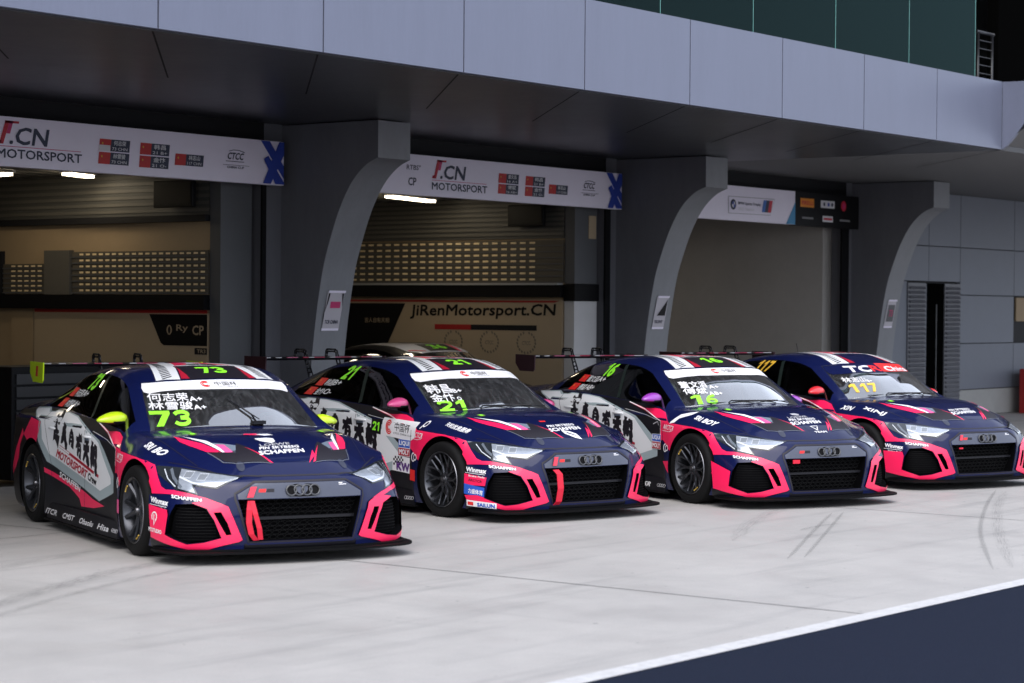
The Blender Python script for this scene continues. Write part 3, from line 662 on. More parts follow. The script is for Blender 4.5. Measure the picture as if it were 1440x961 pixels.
# front columns from the outer corner (column 5) to the centre line (column 0)
FRONT = [
 [(1.94,.85),(1.95,.857),(1.935,.855),(1.895,.845),(1.82,.812)],
 [(2.03,.74),(2.045,.745),(2.035,.745),(1.995,.735),(1.945,.70)],
 [(2.09,.60),(2.10,.60),(2.095,.60),(2.07,.59),(2.035,.57)],
 [(2.14,.43),(2.15,.44),(2.15,.445),(2.138,.44),(2.115,.41)],
 [(2.165,.2),(2.178,.2),(2.178,.2),(2.165,.2),(2.145,.2)],
 [(2.175,0),(2.188,0),(2.188,0),(2.175,0),(2.155,0)],
]
REAR = [
 [(-2.20,.80),(-2.22,.81),(-2.22,.82),(-2.20,.82),(-2.17,.82)],
 [(-2.24,.70),(-2.27,.71),(-2.27,.71),(-2.25,.71),(-2.22,.71)],
 [(-2.26,.58),(-2.29,.58),(-2.29,.58),(-2.28,.58),(-2.25,.59)],
 [(-2.28,.42),(-2.31,.42),(-2.31,.42),(-2.30,.42),(-2.27,.42)],
 [(-2.29,.2),(-2.32,.2),(-2.32,.2),(-2.31,.2),(-2.28,.2)],
 [(-2.29,0),(-2.32,0),(-2.32,0),(-2.31,0),(-2.28,0)],
]
def car_shell():
    """closed bmesh; face.material_index 0 body, 1 windscreen, 2 side glass, 3 rear glass"""
    SU = 8
    lerp = lambda A_, B_, t: [tuple(a+(b-a)*t for a, b in zip(p, q)) for p, q in zip(A_, B_)]
    if len(TOP) == 16:      # keep the windscreen's upper and lower edges crisp
        TOP.insert(9, lerp(TOP[8], TOP[9], .93)); SIDE.insert(9, lerp(SIDE[8], SIDE[9], .93))
        TOP.insert(8, lerp(TOP[7], TOP[8], .07)); SIDE.insert(8, lerp(SIDE[7], SIDE[8], .07))
    ns, nc = len(TOP), 7
    cols = []
    for c, j in zip(REAR[::-1], range(0, 6)): cols.append([(x, y, z) for (x, y), z in zip(c, ZB)] + [TOP[0][j]])
    for i in range(ns): cols.append([(x, y, z) for (x, y), z in zip(SIDE[i], ZB)] + [TOP[i][6]])
    for c, j in zip(FRONT, range(5, -1, -1)): cols.append([(x, y, z) for (x, y), z in zip(c, ZB)] + [TOP[-1][j]])
    Bt = surf(cols, SU, 4)
    # the belt's top row must coincide with the rim of the top grid
    nr = 6 * SU
    # resample: rear and front parts use SU substeps per column, the top grid uses SV -> make them equal
    T = surf(TOP, SU, SU)
    rim = [T[0, j] for j in range(0, nr)] + [T[i, -1] for i in range(0, (ns-1)*SU)] + [T[-1, j] for j in range(nr, -1, -1)]
    rim = np.array(rim)
    assert len(rim) == Bt.shape[0], (len(rim), Bt.shape)
    Bt[:, -1] = rim
    # pull the rows under the rim with it so no kink appears
    bm = bmesh.new()
    cache = {}
    def V(p):
        k = (round(float(p[0]), 4), round(float(p[1]), 4), round(float(p[2]), 4))
        if k not in cache: cache[k] = bm.verts.new(p)
        return cache[k]
    def quad(a, b, c, d, mi, flip):
        vs = [V(a), V(b), V(c), V(d)]
        u = []
        for v in vs:
            if v not in u: u.append(v)
        if len(u) < 3: return
        if flip: u.reverse()
        try:
            f = bm.faces.new(u); f.material_index = mi; f.smooth = True
        except ValueError: pass
    for sgn in (1, -1):
        M = np.array([1, sgn, 1.])
        R, C = T.shape[:2]
        for i in range(R-1):
            for j in range(C-1):
                ci, cj = i // SU, j // SU
                mi = 0
                if 7 <= ci <= 10 and cj <= 2: mi = 1
                elif ci in (2, 3) and cj <= 2 and i < 4*SU-3: mi = 3
                elif cj == 4 and 3 <= ci <= 9 and not (ci == 9 and i - 9*SU > 3): 
                    mi = 2
                quad(T[i, j]*M, T[i+1, j]*M, T[i+1, j+1]*M, T[i, j+1]*M, mi, sgn < 0)
        R, C = Bt.shape[:2]
        for i in range(R-1):
            for j in range(C-1):
                quad(Bt[i, j]*M, Bt[i+1, j]*M, Bt[i+1, j+1]*M, Bt[i, j+1]*M, 0, sgn > 0)
    ring = [V(Bt[i, 0]*np.array([1, 1., 1])) for i in range(Bt.shape[0])]
    ring2 = [V(Bt[i, 0]*np.array([1, -1., 1])) for i in range(Bt.shape[0]-2, 0, -1)]
    loop = ring + ring2
    f = bm.faces.new(loop)
    bmesh.ops.recalc_face_normals(bm, faces=bm.faces)
    return bm
# ------------------------------------------------------------------ race cars
def paint(name, col, rough=.35, coat=.8, sp=.5):
    m = mat(name, col, rough, coat=coat, spec=sp); n = m.node_tree.nodes; l = m.node_tree.links; b = n['Principled BSDF']
    b.inputs['Coat Roughness'].default_value = .05
    ge = n.new('ShaderNodeNewGeometry'); mx = n.new('ShaderNodeMix'); mx.data_type = 'RGBA'
    mx.inputs[6].default_value = (*col, 1); mx.inputs[7].default_value = (.004, .004, .005, 1)
    l.new(ge.outputs['Backfacing'], mx.inputs[0]); l.new(mx.outputs[2], b.inputs['Base Color'])
    # faint orange peel and wipe marks
    tc = n.new('ShaderNodeTexCoord'); no = n.new('ShaderNodeTexNoise'); no.inputs['Scale'].default_value = 5; no.inputs['Detail'].default_value = 6
    l.new(tc.outputs['Object'], no.inputs['Vector']); mr = n.new('ShaderNodeMapRange'); mr.inputs[1].default_value = .35; mr.inputs[2].default_value = .7; mr.inputs[3].default_value = .03; mr.inputs[4].default_value = .16
    l.new(no.outputs['Fac'], mr.inputs[0]); l.new(mr.outputs[0], b.inputs['Coat Roughness'])
    return m
NAVY = paint('navy_wrap', (.004, .0075, .050), .42, .8, .08)
NAVY.node_tree.nodes['Principled BSDF'].inputs['Coat IOR'].default_value = 1.38; BLK = paint('black_wrap', (.006, .006, .009), .45, .12, .3)
PINK = paint('hot_pink_wrap', (.88, .012, .095), .4, .35); WHT = paint('white_wrap', (.80, .82, .85), .4, .4); TEAL = paint('grey_teal_wrap', (.36, .44, .47), .4, .4)
INK = mat('ink_black', (.008, .006, .012), .5); REDP = mat('print_dark_red', (.42, .008, .03), .45); WPR = mat('print_white', (.80, .80, .83), .45)
LIME = mat('print_lime', (.30, .95, .04), .45, emit=0); LIMEC = mat('lime_paint', (.50, .72, .01), .3, coat=.6)
GOLD = mat('print_gold', (.85, .50, .05), .45); CRED = mat('print_china_red', (.75, .02, .02), .45); LBLUE = mat('print_blue_sign', (.02, .10, .50), .45)
GREYP = mat('print_hood_grey', (.16, .20, .26), .35, coat=.5); SLATE = mat('slate_band', (.055, .062, .095), .34, coat=.5)
CARB = mat('carbon_black', (.004, .004, .0045), .6, var=.25, vscale=25, spec=.08); RUB = mat('rubber', (.005, .005, .0055), .75, var=.3, vscale=12, spec=.18); RIM = mat('rim_gunmetal', (.055, .058, .068), .32, metal=.8)
RIMH = mat('rim_edge', (.22, .22, .24), .3, metal=.9); DISC = mat('brake_disc', (.12, .12, .12), .35, metal=.9); MLOGO = mat('print_grey_line', (.45, .45, .48), .4)
STRAP = mat('strap_pink_red', (.62, .008, .035), .6); PNK2 = mat('print_soft_pink', (.80, .10, .30), .4)
LENS = mat('lamp_silver', (.36, .40, .47), .16, metal=.3, coat=1.0, var=.25, vscale=9); LENSD = mat('lamp_dark', (.02, .024, .03), .12, coat=1.0); LEDM = mat('lamp_light_guide', (.62, .66, .72), .2, coat=1)
WS_G = glass_mat('windscreen_glass', (.50, .62, .62), rough=.015, haze=.07, k=6.0); SD_G = glass_mat('side_glass', (.10, .12, .12), rough=.015)
MESH = mat('mesh_black', (.002, .002, .0025), .9, spec=.03)

shell = car_shell(); shell.normal_update()
SH_BV = BVHTree.FromBMesh(shell); shell.faces.ensure_lookup_table(); shell.verts.ensure_lookup_table()
AX = 1.335; S45 = math.sqrt(.5)
DIRS = {'S': (Vector((0, 1, 0)), Vector((1, 0, 0)), Vector((0, 0, 1))), 'L': (Vector((0, -1, 0)), Vector((1, 0, 0)), Vector((0, 0, 1))),
        'F': (Vector((-1, 0, 0)), Vector((0, 1, 0)), Vector((0, 0, 1))), 'T': (Vector((0, 0, -1)), Vector((1, 0, 0)), Vector((0, 1, 0))),
        'W': (Vector((-1, 0, 0)), Vector((0, 1, 0)), Vector((0, 0, 1))), 'C': (Vector((-S45, S45, 0)), Vector((S45, S45, 0)), Vector((0, 0, 1))), 'D': (Vector((-S45, -S45, 0)), Vector((-S45, S45, 0)), Vector((0, 0, 1)))}
def flat(p, d):
    _, e1, e2 = DIRS[d]; p = Vector(p); return (p.dot(e1), p.dot(e2))
wsb = shell.copy(); bmesh.ops.delete(wsb, geom=[f for f in wsb.faces if f.material_index != 1], context='FACES'); wsb.normal_update()
WS_BV = BVHTree.FromBMesh(wsb); wsb.faces.ensure_lookup_table()
def cast(u, v, d):
    if d == 'W':
        o = Vector((4, u, v)); loc, nor, idx, dist = WS_BV.ray_cast(o, Vector((-1, 0, 0)))
        if loc is None: return None
        f = wsb.faces[idx]; w_ = poly_3d_calc([q.co for q in f.verts], loc); n = Vector((0, 0, 0))
        for a, q in zip(w_, f.verts): n += q.normal*a
        return loc, (n if n.x > 0 else -n).normalized()
    k, e1, e2 = DIRS[d]; o = e1*u + e2*v - k*5
    loc, nor, idx, dist = SH_BV.ray_cast(o, k)
    if loc is None: return None
    f = shell.faces[idx]; vs = f.verts
    w_ = poly_3d_calc([q.co for q in vs], loc); n = Vector((0, 0, 0))
    if sum(w_) > .1:
        for a, q in zip(w_, vs): n += q.normal*a
    else: n = f.normal.copy()
    if n.length < .01: n = f.normal.copy()
    return loc, n.normalized()
def inside(p, poly):
    x, y = p; c = False; n = len(poly)
    for i in range(n):
        x1, y1 = poly[i]; x2, y2 = poly[i-1]
        if (y1 > y) != (y2 > y) and x < (x2-x1)*(y-y1)/(y2-y1)+x1: c = not c
    return c
def arch(cx): return [(cx+.362*math.cos(2*math.pi*i/48), .33+.362*math.sin(2*math.pi*i/48)) for i in range(48)]
ARCHES = [arch(AX), arch(-AX)]
class Skin:
    """lettering and colour fields laid on the car's surface"""
    def __init__(s): s.v = []; s.n = []; s.f = []; s.m = []; s.mats = []
    def mi(s, m):
        if m not in s.mats: s.mats.append(m)
        return s.mats.index(m)
    def put(s, V, Fs, d, mtl, eps, solid=0, edge=None):
        i0 = len(s.v); ok = []
        for u, v in V:
            h = cast(u, v, d); ok.append(h is not None)
            if h is None: s.v.append((0, 0, 0)); s.n.append((0, 0, 1))
            else: s.v.append(tuple(h[0]+h[1]*eps)); s.n.append(tuple(h[1]))
        mi = s.mi(mtl); k = DIRS[d][0]
        for f in Fs:
            if all(ok[q] for q in f):
                P_ = [Vector(s.v[i0+q]) for q in f]; nw = Vector((0, 0, 0))
                for q in range(1, len(P_)-1): nw += (P_[q]-P_[0]).cross(P_[q+1]-P_[0])
                if nw.dot(k) > 0: f = tuple(reversed(f))
                # drop faces torn across a step
                if max((Vector(s.v[i0+f[q]])-Vector(s.v[i0+f[q-1]])).length for q in range(len(f))) > .25: continue
                s.f.append(tuple(i0+q for q in f)); s.m.append(mi)
        if solid:
            cnt = {}
            for f in Fs:
                if all(ok[q] for q in f):
                    for q in range(len(f)):
                        e = (f[q], f[(q+1) % len(f)]); cnt[e] = cnt.get(e, 0)+1
            for (a, b) in [e for e in cnt if (e[1], e[0]) not in cnt]:
                A_, B_ = Vector(s.v[i0+a]), Vector(s.v[i0+b]); na, nb = Vector(s.n[i0+a]), Vector(s.n[i0+b])
                t = (B_-A_); nn = t.cross(na).normalized() if t.length > 1e-6 else na
                j = len(s.v); s.v += [tuple(A_), tuple(B_), tuple(B_-nb*(solid+.004)), tuple(A_-na*(solid+.004))]; s.n += [tuple(nn)]*4
                s.f.append((j, j+1, j+2, j+3)); s.m.append(mi)
    def poly(s, pts, d, mtl, eps=.002, holes=(), grid=.035, clip=False, solid=0, sym=False):
        """pts: 3-D points on the car or 2-D points in the projection plane"""
        P = [flat(p, d) if len(p) == 3 else tuple(p) for p in pts]
        H_ = [[flat(p, d) if len(p) == 3 else tuple(p) for p in h] for h in holes]
        if clip: H_ = H_ + ARCHES
        V, E = [], []
        for loop in [P]+H_:
            i = len(V); 
            for k, p in enumerate(loop):
                V.append(p); E.append((i+k, i+(k+1) % len(loop)))
        # interior grid, and points along long edges so borders follow the body
        V2, E2 = list(V), []
        for a, b in E:
            pa, pb = V[a], V[b]; L = math.dist(pa, pb); n = max(1, int(L/grid)); last = a
            for t in range(1, n):
                V2.append((pa[0]+(pb[0]-pa[0])*t/n, pa[1]+(pb[1]-pa[1])*t/n)); E2.append((last, len(V2)-1)); last = len(V2)-1
            E2.append((last, b))
        x0, x1 = min(p[0] for p in P), max(p[0] for p in P); y0, y1 = min(p[1] for p in P), max(p[1] for p in P)
        nx, ny = int((x1-x0)/grid)+1, int((y1-y0)/grid)+1
        for i in range(nx):
            for j in range(ny):
                q = (x0+(i+.5)*grid, y0+(j+.5)*grid)
                if inside(q, P): V2.append(q)
        r = delaunay_2d_cdt([Vector(p) for p in V2], E2, [], 0, 1e-5)
        RV, RF = [tuple(p) for p in r[0]], r[2]
        keep = []
        for f in RF:
            c = (sum(RV[q][0] for q in f)/3, sum(RV[q][1] for q in f)/3)
            if inside(c, P) and not any(inside(c, h) for h in H_): keep.append(tuple(f))
        s.put(RV, keep, d, mtl, eps, solid)
        if sym and d in ('S', 'C', 'F', 'T'):
            d2 = {'S': 'L', 'C': 'D', 'F': 'F', 'T': 'T'}[d]
            if d == 'S': V3 = RV
            elif d == 'C': V3 = [(-u, v) for u, v in RV]
            elif d == 'F': V3 = [(-u, v) for u, v in RV]
            else: V3 = [(u, -v) for u, v in RV]
            s.put(V3, keep, d2, mtl, eps, solid)
    def text(s, string, bl, br, tl, d, mtl, eps=.003, bold=.02, spacing=1.):
        V, Fs = text_tris(string, 0 if bold >= .03 else bold*.8, spacing)
        if not len(V): return
        a, b, c = [Vector(flat(p, d) if len(p) == 3 else p) for p in (bl, br, tl)]
        bm = bmesh.new(); vs = [bm.verts.new((float(x), float(y), 0)) for x, y in V]
        for f in Fs:
            try: bm.faces.new([vs[q] for q in f])
            except ValueError: pass
        W_, H_ = (b-a).length, (c-a).length
        for n_, L in ((0, W_), (1, H_)):
            k = int(L/.05)
            for i in range(1, k+1):
                co = [0, 0, 0]; no = [0, 0, 0]; co[n_] = i/(k+1); no[n_] = 1
                bmesh.ops.bisect_plane(bm, geom=bm.verts[:]+bm.edges[:]+bm.faces[:], plane_co=co, plane_no=no)
        bm.verts.index_update()
        P = [tuple(a+(b-a)*v.co.x+(c-a)*v.co.y) for v in bm.verts]; F2 = [tuple(v.index for v in f.verts) for f in bm.faces]
        bm.free()
        if bold < .03: s.put(P, F2, d, mtl, eps); return
        if any(ord(ch) > 0x2e80 for ch in string): bold *= .45
        h = H_*bold*.9; U = (b-a).normalized()*h; W2 = (c-a).normalized()*h
        for n_, (p, q) in enumerate(((-1, -1), (1, -1), (-1, 1), (1, 1))):
            s.put([(x+p*U.x+q*W2.x, y+p*U.y+q*W2.y) for x, y in P], F2, d, mtl, eps+.0003*n_)
    def line(s, pts, d, mtl, w=.006, eps=.0025, sym=False, grid=.03):
        P = [Vector(flat(p, d) if len(p) == 3 else p) for p in pts]; L_, R_ = [], []
        for i, p in enumerate(P):
            t = (P[min(i+1, len(P)-1)]-P[max(i-1, 0)]).normalized(); n = Vector((-t.y, t.x))*w/2
            L_.append(tuple(p+n)); R_.append(tuple(p-n))
        s.poly(L_+R_[::-1], d, mtl, eps, sym=sym, grid=grid)
    def mesh(s, name, extra=None):
        """extra: (mesh, normals) joined in front"""
        V = list(s.v); F_ = list(s.f); MI_ = list(s.m); mats = list(s.mats); LN = []
        sm = []
        if extra:
            me0 = extra; off = len(me0.vertices); base = list(me0.materials); cn = me0.corner_normals
            V = [tuple(v.co) for v in me0.vertices] + V
            F0 = [tuple(p.vertices) for p in me0.polygons]; M0 = [p.material_index for p in me0.polygons]
            LN = [tuple(cn[i].vector) for i in range(len(me0.loops))]
            F_ = F0 + [tuple(q+off for q in f) for f in F_]
            allm = base[:]; mp = {}
            for i, m in enumerate(mats):
                if m not in allm: allm.append(m)
                mp[i] = allm.index(m)
            MI_ = M0 + [mp[i] for i in MI_]; mats = allm; nrm = [None]*off + s.n; start = len(F0)
        else: nrm = s.n; start = 0
        for f in F_[start:]:
            for q in f: LN.append(tuple(nrm[q]))
        me = bpy.data.meshes.new(name); me.from_pydata(V, [], F_)
        for m in mats: me.materials.append(m)
        me.polygons.foreach_set('material_index', MI_); me.polygons.foreach_set('use_smooth', [True]*len(F_))
        me.normals_split_custom_set(LN)
        return me
def mesh_obj(name, me, parent): o = bpy.data.objects.new(name, me); C.objects.link(o); o.parent = parent; return o

# ---- key outlines on the right hand side of the car, metres, car axes (x forward, y left, z up)
INTAKE = [(1.923,-.840,.412),(2.001,-.749,.418),(2.061,-.664,.381),(2.089,-.620,.304),(2.110,-.575,.186),(2.067,-.687,.156),(2.013,-.785,.144),(1.871,-.890,.202),(1.892,-.875,.332)]
SLOT = [(2.083,-.621,.359),(2.103,-.572,.362),(2.124,-.533,.286),(2.134,-.508,.208),(2.121,-.541,.204)]
def prism_cut(pts, d, out, depth, idx):
    """closed cutter through the surface points along direction d"""
    k = DIRS[d][0]; bm = bmesh.new()
    a = [bm.verts.new(Vector(p)-k*out) for p in pts]; b = [bm.verts.new(Vector(p)+k*depth) for p in pts]; n = len(pts)
    for q in range(n): bm.faces.new((a[q], a[(q+1) % n], b[(q+1) % n], b[q]))
    bmesh.ops.triangle_fill(bm, use_beauty=True, use_dissolve=False, edges=[e for e in bm.edges if all(v in a for v in e.verts)])
    bmesh.ops.triangle_fill(bm, use_beauty=True, use_dissolve=False, edges=[e for e in bm.edges if all(v in b for v in e.verts)])
    bmesh.ops.recalc_face_normals(bm, faces=bm.faces)
    if bm.calc_volume(signed=True) < 0: bmesh.ops.reverse_faces(bm, faces=bm.faces)
    for f in bm.faces: f.material_index = idx
    return bm
def mirror_pts(P): return [(x, -y, z) for x, y, z in P][::-1]
BASE_MATS = [NAVY, WS_G, SD_G, SD_G, MESH]
def make_body_mesh():
    me = bpy.data.meshes.new('body'); shell.to_mesh(me)
    for m in BASE_MATS: me.materials.append(m)
    o = bpy.data.objects.new('body', me); C.objects.link(o)
    cuts = []
    def add(bm):
        m_ = bpy.data.meshes.new('cut'); bm.to_mesh(m_); bm.free()
        for m in BASE_MATS: m_.materials.append(m)
        c = bpy.data.objects.new('cut', m_); C.objects.link(c); cuts.append(c)
        md = o.modifiers.new('b', 'BOOLEAN'); md.operation = 'DIFFERENCE'; md.object = c; md.solver = 'EXACT'; md.material_mode = 'INDEX'
    for sx in (AX, -AX):
        for sy in (1, -1):
            bm = bmesh.new(); r = bmesh.ops.create_cone(bm, cap_ends=True, segments=72, radius1=.362, radius2=.362, depth=.62, matrix=Matrix.Translation((sx, sy*.91, .33)) @ Matrix.Rotation(math.pi/2, 4, 'X'))
            for f in bm.faces: f.material_index = 4
            add(bm)
    hexp = [(2.15, -.463, .447), (2.15, .463, .447), (2.15, .385, .158), (2.15, -.385, .158)]
    add(prism_cut(hexp, 'F', .3, .10, 4))
    for P, dep in ((INTAKE, .07), (SLOT, .06)):
        add(prism_cut(P, 'C', .12, dep, 4)); add(prism_cut(mirror_pts(P), 'D', .12, dep, 4))
    dg = bpy.context.evaluated_depsgraph_get(); ev = o.evaluated_get(dg)
    res = bpy.data.meshes.new_from_object(ev)
    for c in cuts: bpy.data.objects.remove(c)
    bpy.data.objects.remove(o)
    bm = bmesh.new(); bm.from_mesh(res)
    def split(idx, cond=lambda f: True):
        b2 = bmesh.new(); mp = {}
        for f in bm.faces:
            if f.material_index == idx and cond(f):
                vs = []
                for v in f.verts:
                    if v.index not in mp: mp[v.index] = b2.verts.new(v.co)
                    vs.append(mp[v.index])
                nf = b2.faces.new(vs); nf.smooth = True
        m_ = bpy.data.meshes.new('glass'); b2.to_mesh(m_); b2.free(); m_.materials.append([NAVY, WS_G, SD_G, SD_G][idx]); return m_
    bm.verts.index_update()
    ws, sr, sl, rw = split(1), split(2, lambda f: f.calc_center_median().y < 0), split(2, lambda f: f.calc_center_median().y > 0), split(3)
    bmesh.ops.delete(bm, geom=[f for f in bm.faces if f.material_index in (1, 2, 3)], context='FACES')
    for f in bm.faces: f.smooth = True
    for e in bm.edges:
        if len(e.link_faces) == 2 and e.calc_face_angle(0) > R(34): e.smooth = False
    bm.to_mesh(res); bm.free(); res.update()
    print('body faces', len(res.polygons))
    return res, ws, sr, sl, rw

# ---- the livery shared by the team's cars
WEDGE_BELT = [(.84,.795),(.70,.845),(.45,.875),(.15,.895),(-.3,.918),(-.75,.938),(-1.2,.95)]
DIG = {'7': [[(0,1),(1,1),(1,.80),(.56,0),(.20,0),(.64,.78),(0,.78)]], '1': [[(.12,.60),(.12,.78),(.46,1),(.80,1),(.80,0),(.46,0),(.46,.72)]],
 '2': [('s', [(.13,.66),(.20,.82),(.50,.89),(.83,.80),(.85,.60),(.62,.40),(.24,.14)]), [(.0,0),(1,0),(1,.22),(.22,.22),(.0,.14)]],
 '3': [('s', [(.12,.76),(.30,.88),(.62,.89),(.85,.74),(.70,.56),(.42,.53)]), ('s', [(.42,.51),(.74,.47),(.88,.29),(.66,.11),(.32,.11),(.11,.25)])],
 '6': [('s', [(.14,.30),(.30,.49),(.62,.50),(.86,.32),(.68,.12),(.34,.11),(.14,.30),(.17,.55),(.42,.82),(.80,.90)])]}
def digits(S, string, bl, br, tl, d, mtl, eps=.004, hw=.115):
    a, b, c = [Vector(flat(p, d) if len(p) == 3 else p) for p in (bl, br, tl)]; n = len(string); cw = (b-a)/n; ch = c-a; asp = ch.length/max(cw.length*.9, 1e-6)
    for k, g in enumerate(string):
        for j, part in enumerate(DIG[g]):
            if part[0] == 's':
                P = [tuple(q) for q in [(p[0], p[1]) for p in part[1]]]; Q = []
                for i in range(len(P)-1):
                    p0, p1, p2, p3 = [Vector(P[min(max(q, 0), len(P)-1)]) for q in (i-1, i, i+1, i+2)]
                    for t in (0, .25, .5, .75): Q.append(.5*((2*p1)+(p2-p0)*t+(2*p0-5*p1+4*p2-p3)*t*t+(3*p1-p0-3*p2+p3)*t**3))
                Q.append(Vector(P[-1])); quads = []
                L_, R_ = [], []
                for i, q in enumerate(Q):
                    t = (Q[min(i+1, len(Q)-1)]-Q[max(i-1, 0)]); t = Vector((t.x, t.y*asp)).normalized(); nn = Vector((-t.y*asp, t.x))*hw
                    L_.append(q+nn); R_.append(q-nn)
                for i in range(0, len(Q)-1, 3):
                    e = min(i+3, len(Q)-1); quads.append([tuple(q) for q in L_[i:e+1]]+[tuple(q) for q in R_[i:e+1][::-1]])
            else: quads = [part]
            for m_, q in enumerate(quads):
                S.poly([tuple(a+cw*(k+.04+.90*x)+ch*y) for x, y in q], d, mtl, eps+.0002*((m_+j) % 3), grid=.03)
BRUSH = {   # strokes of the six brushed characters: points in a unit box with the half width of the brush at each
 '吉': [[(.42,1.25,.02),(.62,1.12,.05),(.80,1.22,.015)], [(.08,.86,.07),(.40,.84,.05),(.78,.92,.09),(.95,.80,.06)], [(.50,.86,.06),(.46,.6,.05),(.50,.36,.06)], [(.20,.42,.05),(.55,.36,.05),(.85,.40,.03)], [(.10,.14,.10),(.32,.10,.06),(.62,.02,.08),(.86,-.06,.10)]],
 '人': [[(.62,.95,.07),(.52,.62,.09),(.32,.28,.07),(.08,.02,.02)], [(.48,.60,.03),(.66,.30,.08),(.90,.0,.07),(.98,-.06,.02)]],
 '自': [[(.55,1.0,.02),(.42,.82,.06)], [(.30,.80,.04),(.28,.40,.06),(.24,.08,.04)], [(.30,.78,.03),(.62,.80,.05),(.72,.44,.06),(.64,.0,.07)], [(.32,.56,.03),(.60,.56,.04)], [(.30,.34,.03),(.60,.34,.04)]],
 '有': [[(.10,.70,.05),(.45,.74,.04),(.92,.88,.08)], [(.58,1.0,.05),(.42,.62,.07),(.10,.28,.02)], [(.45,.50,.04),(.44,.20,.06),(.36,-.05,.03)], [(.45,.48,.03),(.74,.50,.05),(.78,.20,.05),(.70,-.10,.06)], [(.48,.28,.03),(.70,.28,.03)]],
 '天': [[(.22,.88,.04),(.62,.90,.05),(.86,.96,.03)], [(.08,.56,.05),(.50,.58,.05),(.95,.66,.07)], [(.56,.88,.05),(.46,.45,.07),(.10,-.02,.02)], [(.50,.48,.04),(.72,.18,.08),(.98,-.10,.06)]],
 '相': [[(.05,.66,.04),(.45,.74,.05)], [(.30,1.0,.06),(.26,.45,.07),(.22,-.08,.03)], [(.26,.55,.04),(.06,.25,.02)], [(.56,.84,.05),(.54,.40,.07),(.50,.05,.04)], [(.56,.84,.04),(.86,.84,.05),(.90,.40,.06),(.86,-.08,.09),(.98,-.2,.05)], [(.58,.58,.03),(.84,.58,.03)], [(.56,.32,.03),(.84,.32,.03)]],
}
def calligraphy(S, bl, br, tl):
    a, b, c = Vector(bl), Vector(br), Vector(tl); rng = random.Random(3); w_ = (b-a)/6; h_ = (c-a)
    scale = (1.0, 1.0, .78, .92, .95, 1.05); drop = (.04, .0, .10, .0, -.03, -.05)
    for k, ch in enumerate('吉人自有天相'):
        for st in BRUSH[ch]:
            P = []
            for i in range(len(st)-1):
                for t in range(4):
                    q = t/4; P.append([st[i][j]*(1-q)+st[i+1][j]*q for j in range(3)])
            P.append(list(st[-1])); L_, R_ = [], []
            for i, (x, y, hw) in enumerate(P):
                x0, y0, _ = P[max(i-1, 0)]; x1, y1, _ = P[min(i+1, len(P)-1)]; l = math.hypot(x1-x0, y1-y0) or 1
                nx, ny = -(y1-y0)/l, (x1-x0)/l; hw *= 2.5*(1+rng.uniform(-.28, .28))
                L_.append((x+nx*hw, y+ny*hw)); R_.append((x-nx*hw, y-ny*hw))
            Q = [tuple(a + w_*(k + .04 + x*.92) + h_*(y*scale[k]*.80 + drop[k])) for x, y in L_+R_[::-1]]
            S.poly(Q, 'S', INK, .0045, grid=.05)
def plogo(S, c, h, d, mtl, shear=0):
    """small looped mark"""
    x, y = c
    pts = lambda r, a0, a1: [(x+r*.8*math.cos(R(a))+shear*math.sin(R(a))*r, y+r*math.sin(R(a))) for a in range(a0, a1+1, 20)]
    S.line(pts(h*.42, 60, 330), d, mtl, h*.14, grid=.05); 
    S.line([(x+h*.45+.3*h*math.cos(R(a)), y+.28*h*math.sin(R(a))) for a in range(-170, 191, 24)], d, mtl, h*.13, .003, grid=.05)
